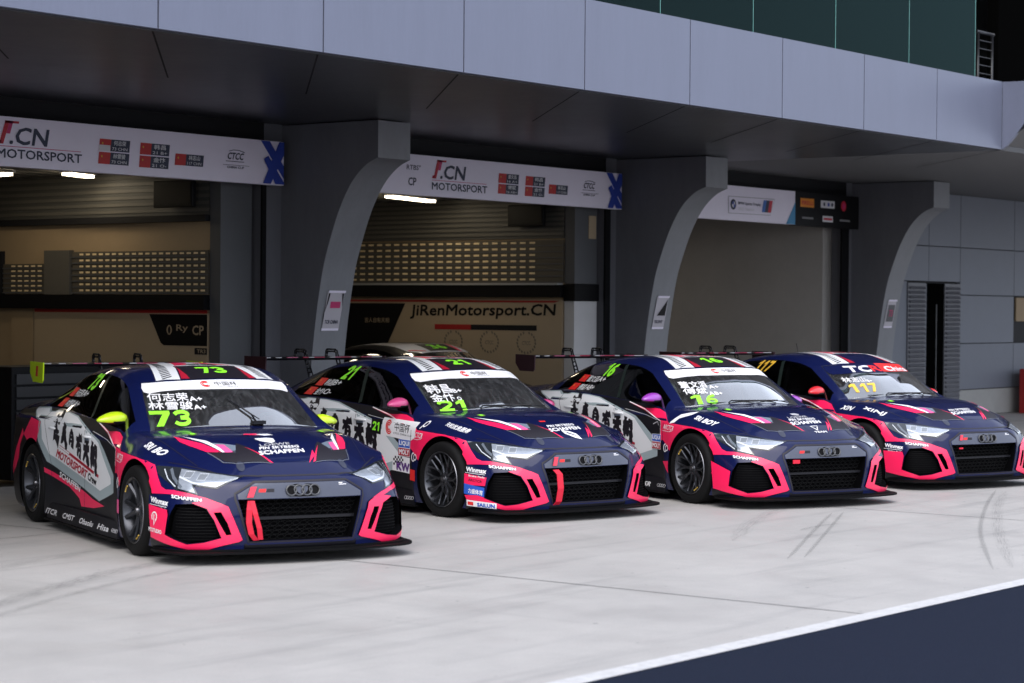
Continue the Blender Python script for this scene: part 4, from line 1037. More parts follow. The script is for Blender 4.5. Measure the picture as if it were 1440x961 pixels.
def livery(S, car):
    G = .0022
    # side: black lower body, white panel, pink bands
    S.poly([(-2.13,.12),(-2.13,.80),(-1.95,.90),(-1.6,.93),(-1.22,.955)][:5] + WEDGE_BELT[::-1][1:] + [(.80,.735),(.80,.56),(.86,.50),(.90,.30),(.92,.12)], 'S', BLK, .0012, clip=True, sym=True)
    S.poly([(-1.35,.86),(-1.10,.835),(-1.17,.70),(-1.20,.66),(-1.163,.545),(-1.057,.48),(-.723,.435),(-.086,.354),(.172,.306),(.467,.277),(.196,.24),(-.131,.226),(-.18,.284),(-.423,.355),(-.824,.41),(-1.162,.459),(-1.337,.571),(-1.46,.659),(-1.57,.713)], 'S', PINK, G, clip=True, sym=True)
    S.poly([(-1.80,.60),(-1.72,.66),(-1.60,.76),(-1.57,.713),(-1.68,.62),(-1.72,.50),(-1.82,.42),(-1.98,.35),(-1.98,.42)], 'S', PINK, G, clip=True, sym=True)
    S.poly([(-1.56,.935),(-1.30,.945),(-1.12,.952),(-1.03,.925),(-.95,.925),(-.90,.938),(-.60,.932),(-.39,.915),(-.15,.865),(.231,.785),(.337,.762),(.46,.70),(.745,.53),(.745,.40),(.33,.304),(-.947,.523),(-1.145,.676),(-1.17,.72),(-1.14,.84),(-1.30,.885)], 'S', TEAL, G, clip=True, sym=True)
    S.poly([(-1.50,.928),(-1.12,.94),(-1.06,.915),(-.93,.918),(-.88,.93),(-.60,.925),(-.39,.905),(-.15,.853),(.215,.772),(.32,.74),(.42,.665),(.66,.50),(.66,.458),(.36,.385),(-.90,.585),(-1.06,.70),(-1.09,.84),(-1.26,.885)], 'S', WHT, .003, clip=True, sym=True)
    # front wing pink
    fr = [(.146,.889),(.449,.838),(.60,.845),(.678,.842),(.80,.812),(.95,.722),(1.043,.719),(1.364,.704),(1.50,.685),(1.587,.662),(1.636,.615),(1.70,.56),(1.70,.46),(1.66,.48),(1.64,.44),(.804,.55),(.797,.728),(.449,.822),(.146,.882)]
    fr = [(.146,.889),(.449,.838),(.60,.845),(.678,.842),(.80,.812),(.95,.722),(1.043,.719),(1.364,.704),(1.50,.685),(1.587,.662),(1.636,.615),(1.70,.558),(1.70,.475),(1.67,.47),(1.567,.40),(1.1,.40),(.851,.558),(.804,.55),(.797,.728),(.449,.822),(.146,.882)]
    S.poly(fr, 'S', PINK, G, clip=True, sym=True)
    S.line([(.146,.887),(.449,.830),(.792,.732),(.800,.60)], 'S', WPR, .007, .004, sym=True)
    S.line([(.137,.82),(.527,.778),(.72,.74)], 'S', MLOGO, .004, .003)
    # corner of the bumper
    S.poly([(1.587,-.885,.655),(1.636,-.882,.613),(1.744,-.883,.523),(1.80,-.87,.504),(1.69,-.93,.470),(1.62,-.94,.55)], 'C', PINK, .0026, sym=True)
    S.poly([(1.69,-.89,.56),(1.744,-.883,.523),(1.798,-.868,.504),(1.866,-.832,.503),(1.963,-.753,.485),(2.036,-.657,.457),(2.086,-.576,.423),(2.044,-.662,.430),(1.972,-.760,.460),(1.863,-.851,.476),(1.772,-.892,.475),(1.669,-.925,.470)], 'C', PINK, .003, sym=True)
    outer = [(2.086,-.576,.423),(2.118,-.524,.398),(2.137,-.495,.320),(2.149,-.433,.172),(2.144,-.456,.159),(2.074,-.649,.112),(2.007,-.781,.112),(1.862,-.889,.140),(1.694,-.929,.168)]
    side = {73: [(1.66,-.935,.395),(1.875,-.877,.369),(1.888,-.876,.334)], 21: [(1.662,-.934,.215),(1.80,-.91,.22),(1.871,-.890,.205)], 16: [(1.659,-.933,.414),(1.882,-.879,.332)], 117: [(1.659,-.933,.380),(1.87,-.882,.375),(1.886,-.876,.334)]}[car]
    inn = [(1.871,-.890,.200),(2.013,-.785,.142),(2.067,-.687,.154),(2.112,-.573,.184),(2.091,-.618,.306),(2.062,-.661,.383),(2.001,-.749,.420),(2.044,-.680,.434)]
    S.poly(outer+side+inn, 'C', PINK, .012, holes=[[SLOT[0], SLOT[1], SLOT[2], SLOT[3], SLOT[4]]], solid=.012, grid=.03, sym=True)
    # sills: black lower edge all round
    S.poly([(1.66,.10),(1.66,.165),(1.9,.14),(2.0,.115)], 'S', BLK, .0015, sym=True)
    S.poly([(-.42,.105),(.42,.105),(.42,.143),(-.42,.143)], 'F', BLK, .0015)
    # nose: slate band, dark outline of the grille
    S.poly([(-.335,.556),(.335,.556),(.462,.482),(.458,.45),(-.458,.45),(-.462,.482)], 'F', SLATE, .002)
    for q in ([(-.39,.15),(-.478,.45),(-.478,.488),(-.345,.565),(.345,.565),(.478,.488),(.478,.45),(.39,.15),(-.39,.15)],): S.line(q, 'F', INK, .014, .004)
    S.line([(-.40,.14),(.40,.14)], 'F', NAVY, .012, .005)
    # bonnet: shut line, vents, ribbons
    S.line([(2.0,-.50,0),(2.045,-.42,0),(2.085,-.30,0),(2.105,-.15,0),(2.11,0,0),(2.105,.15,0),(2.085,.30,0),(2.045,.42,0),(2.0,.50,0)], 'T', INK, .012, .0012)
    S.line([(2.0,-.50,0),(1.80,-.66,0),(1.62,-.79,0)], 'T', INK, .008, .0012, sym=True)
    S.line([(1.80,-.64,0),(1.55,-.69,0),(1.25,-.745,0),(1.02,-.765,0)], 'T', INK, .006, .0015, sym=True)
    S.poly([(1.684,-.312),(1.787,-.253),(2.0,-.157),(1.935,-.40),(1.877,-.463),(1.711,-.526),(1.80,-.36)], 'T', INK, .003, sym=True)
    S.line([(1.70,-.53),(1.88,-.475),(1.945,-.40),(2.005,-.165)], 'T', mat('vent_edge', (.10, .11, .14), .4), .007, .004, sym=True)
    S.poly([(1.258,-.633),(1.351,-.603),(1.55,-.52),(1.768,-.450),(1.69,-.53),(1.52,-.60),(1.40,-.635)], 'T', PINK, .003, sym=True)
    S.poly([(1.305,-.587),(1.533,-.480),(1.789,-.422),(1.775,-.445),(1.54,-.509)], 'T', WPR, .0038, sym=True)
    S.poly([(1.595,-.467),(1.722,-.326),(1.82,-.365),(1.768,-.450)], 'T', GREYP, .003, sym=True)
    S.poly([(1.64,-.45),(1.68,-.40),(1.815,-.38),(1.79,-.43)], 'T', PNK2, .0045, sym=True)
    S.poly([(1.76,-.285),(1.84,-.240),(2.006,-.150),(1.99,-.175)], 'T', PINK, .004, sym=True)
    S.poly([(1.86,.200),(1.926,.197),(2.013,.116)], 'T', PINK, .0045)
    S.poly([(1.12,-.22),(1.12,.22),(1.66,.16),(2.0,.10),(2.0,-.10),(1.66,-.16)], 'T', INK if False else NAVY, .0015)
    for sy in (1, -1):
        S.poly([(1.975+.045*math.cos(a), sy*(.385+.028*math.sin(a))) for a in [i*math.pi/8 for i in range(16)]], 'T', GREYP if False else mat('latch_dark', (.03, .035, .06), .35), .003)
        S.poly([(1.30+.05*math.cos(a), sy*(.50+.03*math.sin(a))) for a in [i*math.pi/8 for i in range(16)]], 'T', mat('pin_green', (.10, .18, .03), .5), .0045)
        S.poly([(1.30+.03*math.cos(a), sy*(.50+.016*math.sin(a))) for a in [i*math.pi/8 for i in range(16)]], 'T', LIME, .006)
    # roof: white field with hatched ribbons and a black number panel
    S.poly([(-.55,-.17),(-.55,.17),(.12,.30),(.12,-.30)], 'T', WHT, .002)
    for sy in (1, -1):
        S.poly([(-.60,sy*.27),(-.2,sy*.34),(.10,sy*.42),(.395,sy*.475),(.43,sy*.40),(.475,sy*.31),(.2,sy*.255),(.12,sy*.25),(-.2,sy*.20),(-.60,sy*.15)], 'T', WHT, .0015)
        for k in range(22):
            x = -.42+k*.038; t = (x+.42)/.84; S.poly([(x,sy*(.245+.11*t)),(x+.018,sy*(.245+.11*t)),(x+.034,sy*(.30+.135*t)),(x+.016,sy*(.30+.135*t))], 'T', INK, .003, grid=.06)
        S.poly([(-.45,sy*.05),(-.2,sy*.03),(.06,sy*.12),(.10,sy*.23),(-.2,sy*.15),(-.5,sy*.13)], 'T', PINK, .003)
        S.poly([(.13,sy*.245),(.24,sy*.25),(.47,sy*.30),(.49,sy*.24),(.40,sy*.235)], 'T', REDP, .004)
    S.text('CTCC', (.10,-.11), (.10,.11), (-.02,-.10), 'T', INK, .004, .05)
    S.poly([(.14,-.235),(.14,.235),(.505,.245),(.505,-.245)], 'T', INK if car != 117 else NAVY, .003)
    # shut lines
    S.line([(.85,-.90,.72),(.845,-.9,.60),(.82,-.9,.40),(.80,-.9,.18)], 'S', INK, .006, .005, sym=True)
    S.line([(-.07,.91),(-.03,.75),(-.02,.55),(-.03,.35),(-.05,.18)], 'S', INK, .005, .0055, sym=True)
    S.line([(-1.02,.94),(-1.0,.82),(-.93,.66),(-.84,.50),(-.82,.30),(-.84,.18)], 'S', INK, .005, .0055, sym=True)
    # lettering carried by every car
    calligraphy(S, (-.84,.715), (.30,.545), (-.84,.945))
    S.poly([(-.672,.652),(-.660,.672),(.23,.522),(.215,.500)], 'S', REDP, .0042); S.poly([(.25,.497),(.262,.519),(.345,.503),(.333,.480)], 'S', REDP, .0042)
    S.poly([(-.672,.655),(-.664,.668),(-.40,.624),(-.41,.611)], 'S', WHT, .0052)
    S.text('MOTORSPORT', (-.744,.576), (.02,.454), (-.70,.634), 'S', REDP, .0045, .05); S.text('Crew', (.055,.449), (.262,.416), (.085,.505), 'S', INK, .0045, .05)
    S.text('SCHAFFEN', (-.66,.420), (-.165,.337), (-.635,.462), 'S', WPR, .0045, .06)
    S.text('ARCTCR', (.845,.662), (1.045,.652), (.86,.708), 'S', WPR, .0045, .015); S.line([(.83,.648),(.96,.640),(1.03,.650)], 'S', WPR, .004, .0045)
    S.text('SCHAFFEN', (1.885,-.855,.452), (2.035,-.690,.430), (1.875,-.856,.473), 'C', WPR, .004, .07)
    plogo(S, (.90,.487), .085, 'S', WPR)
    S.text('SCHAFFEN', (1.912,-.215), (1.89,.130), (1.862,-.21), 'T', WPR, .0045, .045)
    S.text('PIN SKTBSSG', (1.84,-.19), (1.82,.115), (1.80,-.18), 'T', WPR, .0045, .032)
    # fender mark
    S.text({73: 'SRI BO', 21: '天机优良服务', 16: 'SRI BOY', 117: 'XINJ'}[car], (1.245,-.83,.772), (1.50,-.775,.716), (1.235,-.80,.80), 'S', WPR, .004, .07)
    # small mark on the nose
    S.poly([(-.318,.494),(-.268,.494),(-.262,.517),(-.312,.517)], 'F', CRED, .004); S.poly([(-.262,.494),(-.205,.494),(-.205,.517),(-.256,.517)], 'F', INK, .004)
    S.poly([(.285,.53),(.345,.53),(.345,.535),(.285,.535)], 'F', WPR, .004); S.poly([(.285,.54),(.315,.54),(.315,.546),(.285,.546)], 'F', WPR, .004)
    S.poly([(1.08,-.30),(1.08,-.24),(1.10,-.12),(1.12,.0),(1.10,0),(1.06,-.12)], 'T', INK, .003)
    if car == 73:
        S.poly([(1.64,.385),(1.64,.46),(1.875,.44),(1.885,.375)], 'S', NAVY, .003)
        S.text('Winmax', (1.67,.412), (1.865,.397), (1.67,.448), 'S', WPR, .005, .06); S.poly([(1.66,.400),(1.86,.388),(1.86,.384),(1.66,.396)], 'S', WPR, .005); S.text('Brake Pads', (1.71,.372), (1.86,.362), (1.71,.386), 'S', WPR, .005, .04)
        S.line([(1.745+.030*math.cos(R(a)), .315+.030*math.sin(R(a))) for a in range(-60, 250, 24)], 'S', WPR, .010, .0155, grid=.05); S.line([(1.772,.30),(1.745,.255),(1.740,.33)], 'S', WPR, .010, .0155)
        S.text('PITSTUDIO', (1.672,.212), (1.84,.200), (1.672,.238), 'S', WPR, .0155, .05)
        S.text('LOEWE', (1.79,-.165), (1.765,.07), (1.745,-.16), 'T', MLOGO, .0045, .02); S.poly([(1.62,-.15),(1.68,-.13),(1.73,-.06),(1.70,-.02),(1.63,-.01),(1.61,-.05)], 'T', WPR, .0045)
        S.poly([(1.50,-.19),(1.47,-.17),(1.47,-.08),(1.53,-.07)], 'T', PINK, .0045); S.poly([(1.50,-.10),(1.49,.0),(1.53,.03),(1.55,-.04)], 'T', WPR, .0045)
        S.poly([(.99,.27),(.89,.27),(.90,.37),(.99,.37)], 'S', PNK2, .004)
    if car == 21:
        S.poly([(.20,.672),(.36,.655),(.37,.79),(.215,.79)], 'S', BLK, .0045); digits(S, '21', (.225,.69), (.345,.68), (.235,.77), 'S', LIME, .006)
        S.poly([(.37,.655),(.84,.62),(.915,.655),(.93,.785),(.39,.808)], 'S', WPR, .0048)
        for r_ in (.052, .036, .02): S.line([(.49+r_*.9*math.cos(R(a)), .727+r_*1.1*math.sin(R(a))) for a in range(40, 321, 20)], 'S', CRED, .012, .006, grid=.05)
        S.text('中国杯', (.575,.70), (.82,.685), (.585,.775), 'S', INK, .006, .012); S.text('CTCC CHINA CUP', (.56,.672), (.86,.655), (.56,.688), 'S', INK, .006, .01)
        S.poly([(.645,.488),(.845,.482),(.845,.628),(.65,.632)], 'S', WPR, .0062); S.poly([(.65,.562),(.842,.558),(.842,.626),(.652,.630)], 'S', LBLUE, .0066); S.poly([(.648,.49),(.842,.486),(.842,.552),(.65,.556)], 'S', REDP, .0066)
        S.text('LIQUI', (.665,.575), (.83,.572), (.665,.618), 'S', WPR, .007, .06); S.text('MOLY', (.665,.502), (.83,.498), (.665,.545), 'S', WPR, .007, .06)
        S.poly([(.545,.352),(.845,.338),(.845,.475),(.555,.49)], 'S', WPR, .0055); S.text('KW', (.62,.362), (.84,.352), (.62,.43), 'S', mat('print_purple', (.10, .02, .20), .4), .007, .08)
        for i in range(7):
            for j in range(4):
                if (i+j) % 2 == 0: S.poly([(.565+i*.024,.40+j*.02),(.589+i*.024,.40+j*.02),(.589+i*.024,.42+j*.02),(.565+i*.024,.42+j*.02)], 'S', INK, .0068, grid=.1)
        S.poly([(.85,.285),(.945,.278),(.945,.375),(.85,.38)], 'S', CRED, .005)
        S.text('Winmax', (1.668,.414), (1.865,.402), (1.668,.450), 'S', WPR, .005, .06); S.poly([(1.66,.405),(1.86,.393),(1.86,.389),(1.66,.401)], 'S', WPR, .005)
        S.poly([(1.65,.30),(1.65,.395),(1.878,.37),(1.87,.30)], 'S', PINK, .004); S.text('Brake Pads', (1.70,.372), (1.86,.362), (1.70,.386), 'S', WPR, .006, .04); S.text('ARCTCR', (1.70,.335), (1.84,.322), (1.70,.356), 'S', INK, .006, .02)
        S.poly([(1.652,.225),(1.868,.205),(1.868,.285),(1.652,.312)], 'S', LBLUE, .0065); S.text('力盛体育', (1.70,.235), (1.855,.22), (1.70,.275), 'S', WPR, .0075, .05)
        S.poly([(1.69,-.93,.128),(1.97,-.84,.118),(1.975,-.842,.162),(1.69,-.931,.178)], 'C', WPR, .0145); S.text('SAILUN', (1.80,-.90,.130), (1.955,-.845,.124), (1.80,-.9,.158), 'C', LBLUE, .016, .07); S.poly([(1.70,-.927,.137),(1.76,-.912,.134),(1.76,-.912,.162),(1.70,-.927,.165)], 'C', CRED, .016)
        S.line([(1.02+.022*math.cos(R(a)), .775+.022*math.sin(R(a))) for a in range(0, 361, 30)], 'S', WPR, .010, .0045, grid=.05); S.line([(1.0,.79),(.985,.735)], 'S', WPR, .012, .0045)
        S.poly([(1.90,-.10),(1.95,-.10),(2.01,-.03),(2.03,.03),(1.96,.02),(1.92,-.03)], 'T', WPR, .0045); S.poly([(1.925,-.07),(1.95,-.07),(1.99,0),(1.98,.0)], 'T', NAVY, .0055)
        S.poly([(1.69,-.18),(1.69,-.11),(1.72,-.12),(1.72,-.18)], 'T', CRED, .0045)
    if car == 16:
        S.poly([(.645,.468),(.815,.465),(.815,.61),(.645,.605)], 'S', WPR, .0062); S.poly([(.65,.54),(.812,.538),(.812,.606),(.652,.602)], 'S', LBLUE, .0066); S.poly([(.648,.47),(.812,.468),(.812,.532),(.65,.534)], 'S', REDP, .0066)
        S.text('LIQUI', (.66,.555), (.80,.552), (.66,.595), 'S', WPR, .007, .06); S.text('MOLY', (.66,.482), (.80,.480), (.66,.522), 'S', WPR, .007, .06)
        S.poly([(.86,.36),(.985,.37),(.99,.25),(.93,.29)], 'S', PINK, .005, clip=True)
        S.poly([(.965,.715),(1.0,.76),(1.02,.80),(1.10,.82),(1.17,.83),(1.15,.80),(1.06,.765),(1.05,.73)], 'S', WPR, .0045)
        S.line([(.66,.70),(.74,.725),(.76,.69)], 'S', MLOGO, .008, .004)
        S.poly([(1.66,.30),(1.69,.30),(1.69,.31),(1.66,.31)], 'S', PINK, .004)
        S.text('LOEWE', (1.79,-.165), (1.765,.07), (1.745,-.16), 'T', MLOGO, .0045, .02); S.poly([(1.66,-.06),(1.70,-.06),(1.72,0),(1.68,.03),(1.65,0)], 'T', MLOGO, .0045)
        S.line([(2.0,.0),(1.945,-.04),(1.94,.04),(2.0,.0)], 'T', WPR, .012, .0045); S.text('TEAM', (1.75,.63) if False else (2.035,-.05), (2.03,.09), (2.015,-.05), 'T', WPR, .0045, .04)
    if car == 117:
        S.text('Winmax', (1.67,.418), (1.865,.403), (1.67,.452), 'S', WPR, .005, .06); S.poly([(1.66,.405),(1.86,.393),(1.86,.389),(1.66,.401)], 'S', WPR, .005); S.text('Brake Pads', (1.71,.377), (1.86,.367), (1.71,.389), 'S', WPR, .005, .04)
        S.text('XIN', (.97,.765), (1.12,.755), (.98,.80), 'S', WPR, .0045, .05)
def glass_letters(S, car):
    F = 'W'
    if car != 117:
        S.poly([(-.570,1.188),(-.42,1.205),(-.2,1.217),(0,1.221),(.2,1.217),(.42,1.205),(.570,1.188),(.585,1.155),(.604,1.108),(.475,1.136),(.35,1.149),(.1,1.153),(-.1,1.153),(-.35,1.149),(-.475,1.136),(-.604,1.108),(-.585,1.155)], F, WPR, .003)
        for r_ in (.020, .012): S.line([(-.15+r_*1.7*math.cos(R(a)), 1.188+r_*.9*math.sin(R(a))) for a in range(40, 321, 20)], F, CRED, .007, .0045, grid=.05)
        S.text('中国杯', (-.08,1.176), (.10,1.176), (-.08,1.205), F, INK, .0045, .01); S.text('CTCC CHINA CUP', (-.06,1.165), (.10,1.165), (-.06,1.171), F, INK, .0045, 0)
    else:
        S.poly([(-.02,1.222),(.2,1.217),(.42,1.205),(.570,1.188),(.595,1.128),(.475,1.132),(.25,1.136),(-.02,1.138)], F, CRED, .003)
        S.poly([(-.570,1.188),(-.42,1.205),(-.2,1.217),(-.02,1.221),(-.02,1.13),(-.35,1.128),(-.604,1.10)], F, NAVY, .003)
        S.text('TC', (-.44,1.132), (-.17,1.140), (-.42,1.188), F, WPR, .0045, .07); S.text('R', (-.15,1.140), (-.03,1.142), (-.14,1.195), F, CRED, .0045, .05); S.text('China', (.04,1.145), (.42,1.135), (.05,1.188), F, WPR, .0045, .05)
    col = GOLD if car == 117 else LIME
    nm = {73: [('何志荣', 'A+'), ('林雪骏', 'A+')], 21: [('韩昌', 'B+'), ('金忭', 'O-')], 16: [('董文滔', 'A+'), ('傅斌', 'AB+')], 117: [('林志山', 'B+')]}[car]
    z = 1.052 if car in (73, 16) else 1.04
    if car == 73:
        S.text(nm[0][0], (-.59,1.062), (-.34,1.070), (-.575,1.118), F, WPR, .0035, .035); S.text('A+', (-.33,1.068), (-.24,1.070), (-.33,1.098), F, WPR, .0035, .03)
        S.text(nm[1][0], (-.61,1.003), (-.335,1.012), (-.595,1.058), F, WPR, .0035, .035); S.text('A+', (-.325,1.010), (-.235,1.012), (-.325,1.040), F, WPR, .0035, .03)
        digits(S, '73', (-.645,.885), (-.375,.900), (-.625,.992), F, LIME, .0035)
    elif car == 21:
        S.text(nm[0][0], (-.585,1.018), (-.42,1.030), (-.570,1.092), F, WPR, .0035, .035); S.text('B+', (-.41,1.030), (-.335,1.034), (-.41,1.060), F, WPR, .0035, .03)
        S.text(nm[1][0], (-.605,.950), (-.445,.960), (-.59,1.015), F, WPR, .0035, .035); S.text('O', (-.42,.968), (-.385,.968), (-.42,.995), F, WPR, .0035, .03)
        digits(S, '21', (-.62,.873), (-.375,.884), (-.595,.960), F, LIME, .0035)
    elif car == 16:
        S.text(nm[0][0], (-.575,1.030), (-.375,1.040), (-.56,1.088), F, WPR, .0035, .035); S.text('A+', (-.36,1.030), (-.27,1.032), (-.36,1.058), F, WPR, .0035, .03)
        S.text(nm[1][0], (-.59,.974), (-.41,.984), (-.575,1.026), F, WPR, .0035, .035); S.text('AB+', (-.40,.972), (-.275,.974), (-.40,1.0), F, WPR, .0035, .03)
        digits(S, '16', (-.605,.885), (-.36,.895), (-.58,.968), F, LIME, .0035)
    else:
        S.text(nm[0][0], (-.56,1.025), (-.36,1.035), (-.55,1.075), F, WPR, .0035, .03); S.text('B+', (-.35,1.032), (-.30,1.034), (-.35,1.055), F, WPR, .0035, .03)
        digits(S, '117', (-.585,.925), (-.31,.940), (-.565,1.010), F, GOLD, .0035)
def side_letters(S, car):
    nm = {73: [('何志荣', 'A+'), ('林雪骏', 'A+')], 21: [('韩昌', 'B+'), ('金忭', 'O-')], 16: [('董文滔', 'A+'), ('傅斌', 'AB+')], 117: [('林志山', 'B+')]}[car]
    col = GOLD if car == 117 else LIME
    if car == 117: digits(S, '117', (-.62,1.12), (-.36,1.115), (-.55,1.235), 'S', col, .003)
    else: digits(S, str(car), (-.565,1.118), (-.375,1.112), (-.475,1.243), 'S', col, .003)
    for i, (a, b) in enumerate(nm):
        dx, dz = -.085*i, -.085*i
        S.poly([(-.925+dx,1.050+dz),(-.795+dx,1.048+dz),(-.750+dx,1.117+dz),(-.880+dx,1.119+dz)], 'S', CRED, .003); S.text('★', (-.88+dx,1.085+dz), (-.855+dx,1.085+dz), (-.87+dx,1.105+dz), 'S', GOLD, .004, 0)
        n_ = .062*len(a)
        S.text(a, (-.775+dx,1.052+dz), (-.775+n_+dx,1.050+dz), (-.735+dx,1.112+dz), 'S', WPR, .003, .03); S.text(b, (-.765+n_+dx,1.058+dz), (-.68+n_+dx+.02*len(b),1.057+dz), (-.73+n_+dx,1.108+dz), 'S', WPR, .003, .02)

BODY, WS_M, SR_M, SL_M, RW_M = make_body_mesh()

# ---- shared parts
def tyre_mesh():
    m = MB()
    p = [(.232,.112),(.262,.126),(.300,.124),(.314,.112),(.3215,.095)]
    for y in (.075, .068, .03, .023, -.023, -.03, -.068, -.075): p.append((.3225 if True else .32, y))
    p += [(.3215,-.095),(.314,-.112),(.300,-.124),(.262,-.126),(.232,-.112)]
    m.lathe(p, RUB, 64); m.lathe([(.285,-.1265),(.287,-.1272),(.290,-.1265)], MLOGO, 64) if False else None
    return m
def rim_mb(kind):
    m = MB()
    m.lathe([(.236,-.120),(.232,-.124),(.226,-.119),(.222,-.100),(.208,-.080),(.205,.02),(.225,.10),(.234,.112)], RIM, 64)
    m.lathe([(.2375,-.1195),(.234,-.1235),(.2345,-.1205)], RIMH, 64)
    m.lathe([(.0,-.088),(.03,-.088),(.036,-.080),(.062,-.074),(.066,-.05),(.066,.0),(.0,.0)], RIM, 40)
    m.lathe([(.0,-.102),(.018,-.102),(.022,-.088)], RIMH, 24)
    n = 10 if kind else 5
    for k in range(n):
        a = 2*math.pi*k/n+.2
        def pt(r, da, y): return (r*math.cos(a+da), y, r*math.sin(a+da))
        if kind:
            # Y spoke: one stem that forks into two arms
            for da in (-.17, .17):
                path = [pt(.05, 0, -.066), pt(.115, 0, -.072), pt(.165, da*.55, -.088), pt(.216, da, -.108)]; m.tube(path, [.016, .011, .009, .010], RIM, 6)
        else:
            for da in (-.26, .26):
                path = [pt(.05, da*.5, -.066), pt(.12, da*.75, -.076), pt(.216, da, -.104)]; m.tube(path, [.022, .017, .017], RIM, 6)
    for k in range(5):
        a = 2*math.pi*k/5; m.lathe([], RIM) if False else None
        m.box((.042*math.cos(a)-.007, -.085, .042*math.sin(a)-.007), (.042*math.cos(a)+.007, -.070, .042*math.sin(a)+.007), RIMH)
    m.lathe([(.07,.0),(.175,.0),(.178,.015),(.178,.03),(.07,.03)], DISC, 48)
    return m
_t = tyre_mesh().build('tyre'); TYRE = _t.data; bpy.data.objects.remove(_t)
RIMS = []
for kd in (0, 1):
    _t = rim_mb(kd).build('rim', autos=40); RIMS.append(_t.data); bpy.data.objects.remove(_t)
def caliper(mb): pass
def plate(m, outline, z0, z1, mt):
    m.prism([(x, y, z0) for x, y in outline], (0, 0, z1-z0), mt)
def make_splitter(p):
    half = [(1.72,.95),(1.86,.955),(1.98,.935),(2.08,.88),(2.15,.79),(2.20,.64),(2.235,.45),(2.255,.22),(2.26,0)]
    half = [tuple(q) for q in pchip(half, 4)]
    out = half + [(x, -y) for x, y in half[-2::-1]]
    m = MB(); plate(m, out, .078, .092, CARB); plate(m, [(x-.07, y*.97) for x, y in out], .093, .104, CARB)
    m.build('splitter', p, autos=30)
    for s in (1, -1):
        m = MB(); plate(m, [(-.93, s*.90), (-.93, s*.965), (.90, s*.965), (.94, s*.955), (.94, s*.90)], .060, .075, CARB)
        m.prism([(-.92, s*.905, .076), (-.92, s*.945, .076), (-.92, s*.925, .20), (-.92, s*.90, .20)], (1.84, 0, 0), BLK)
        m.build('side_skirt', p, autos=30)
    m = MB(); plate(m, [(-2.05,-.80),(-2.42,-.80),(-2.42,.80),(-2.05,.80)], .12, .15, CARB)
    for y in (-.5,-.25,0,.25,.5): m.box((-2.42, y-.005, .10), (-2.1, y+.005, .26), CARB)
    m.build('diffuser', p)
def skirt_marks(p, car):
    m = MB(); Y = lambda z: -(.9465-(z-.076)*.161)
    def T(t, x0, x1): m.text(t, (x0, Y(.108), .108), (x1, Y(.108), .108), (x0+.03, Y(.15), .15), WPR, .05)
    for k in range(4): m.tube([(.80+.032*k+.02*math.cos(R(a)), Y(.13+.014*math.sin(R(a))), .13+.014*math.sin(R(a))) for a in range(0, 361, 30)], .002, MLOGO, 4, cap=False)
    for t, a, b in {73: [('ITCR', -.97, -.66), ('CMST', -.50, -.20), ('Obaolu', -.05, .30), ('Hisa', .43, .70)], 16: [('T3SR', .42, .66)], 21: [], 117: []}[car]: T(t, a, b)
    m.build('sponsor_marks', p)
def make_headlight(p, s):
    S = Skin(); d = 'C'
    k = lambda P: P
    blk = [(1.598,-.868,.657),(1.659,-.813,.655),(1.737,-.745,.650),(1.836,-.662,.638),(1.954,-.534,.618),(2.069,-.404,.598),(2.048,-.586,.519),(1.953,-.719,.534),(2.0,-.705,.478),(1.874,-.822,.506),(1.810,-.834,.540),(1.725,-.859,.572),(1.657,-.875,.603)]
    gl = [(1.752,-.735,.643),(1.836,-.666,.632),(1.954,-.540,.612),(2.052,-.414,.594),(2.040,-.586,.526),(1.937,-.722,.542),(1.982,-.712,.486),(1.885,-.812,.512)]
    S.poly(blk, d, LENSD, .003, grid=.025)
    S.poly(gl, d, LENS, .0045, grid=.025)
    S.line([(1.66,-.822,.635),(1.72,-.80,.575),(1.86,-.82,.525)], d, LEDM, .006, .006); S.line([(1.70,-.79,.640),(1.755,-.775,.585),(1.90,-.79,.520)], d, mat('lamp_mid', (.12, .14, .17), .2, coat=1), .018, .005)
    for c in ((1.83,-.70,.605), (1.905,-.62,.592)):
        u, v = flat(c, d); S.poly([(u-.030, v-.022), (u+.028, v-.022), (u+.034, v+.018), (u-.028, v+.018)], d, mat('lamp_reflector', (.20, .22, .25), .15, coat=1), .006)
        S.line([(u-.030, v-.022), (u+.028, v-.022), (u+.034, v+.018), (u-.028, v+.018), (u-.030, v-.022)], d, LEDM, .004, .007)
    S.line([(2.05,-.42,.588),(2.035,-.585,.534),(1.93,-.715,.553),(1.80,-.76,.59)], d, LEDM, .010, .0065)
    S.line([gl[i] for i in (0, 1, 2, 3, 4, 5, 6, 7, 0)], d, LENSD, .006, .0075)
    if s > 0:
        S.v = [(x, -y, z) for x, y, z in S.v]; S.n = [(x, -y, z) for x, y, z in S.n]; S.f = [tuple(reversed(f)) for f in S.f]
    return mesh_obj('headlight', S.mesh('headlight'), p)
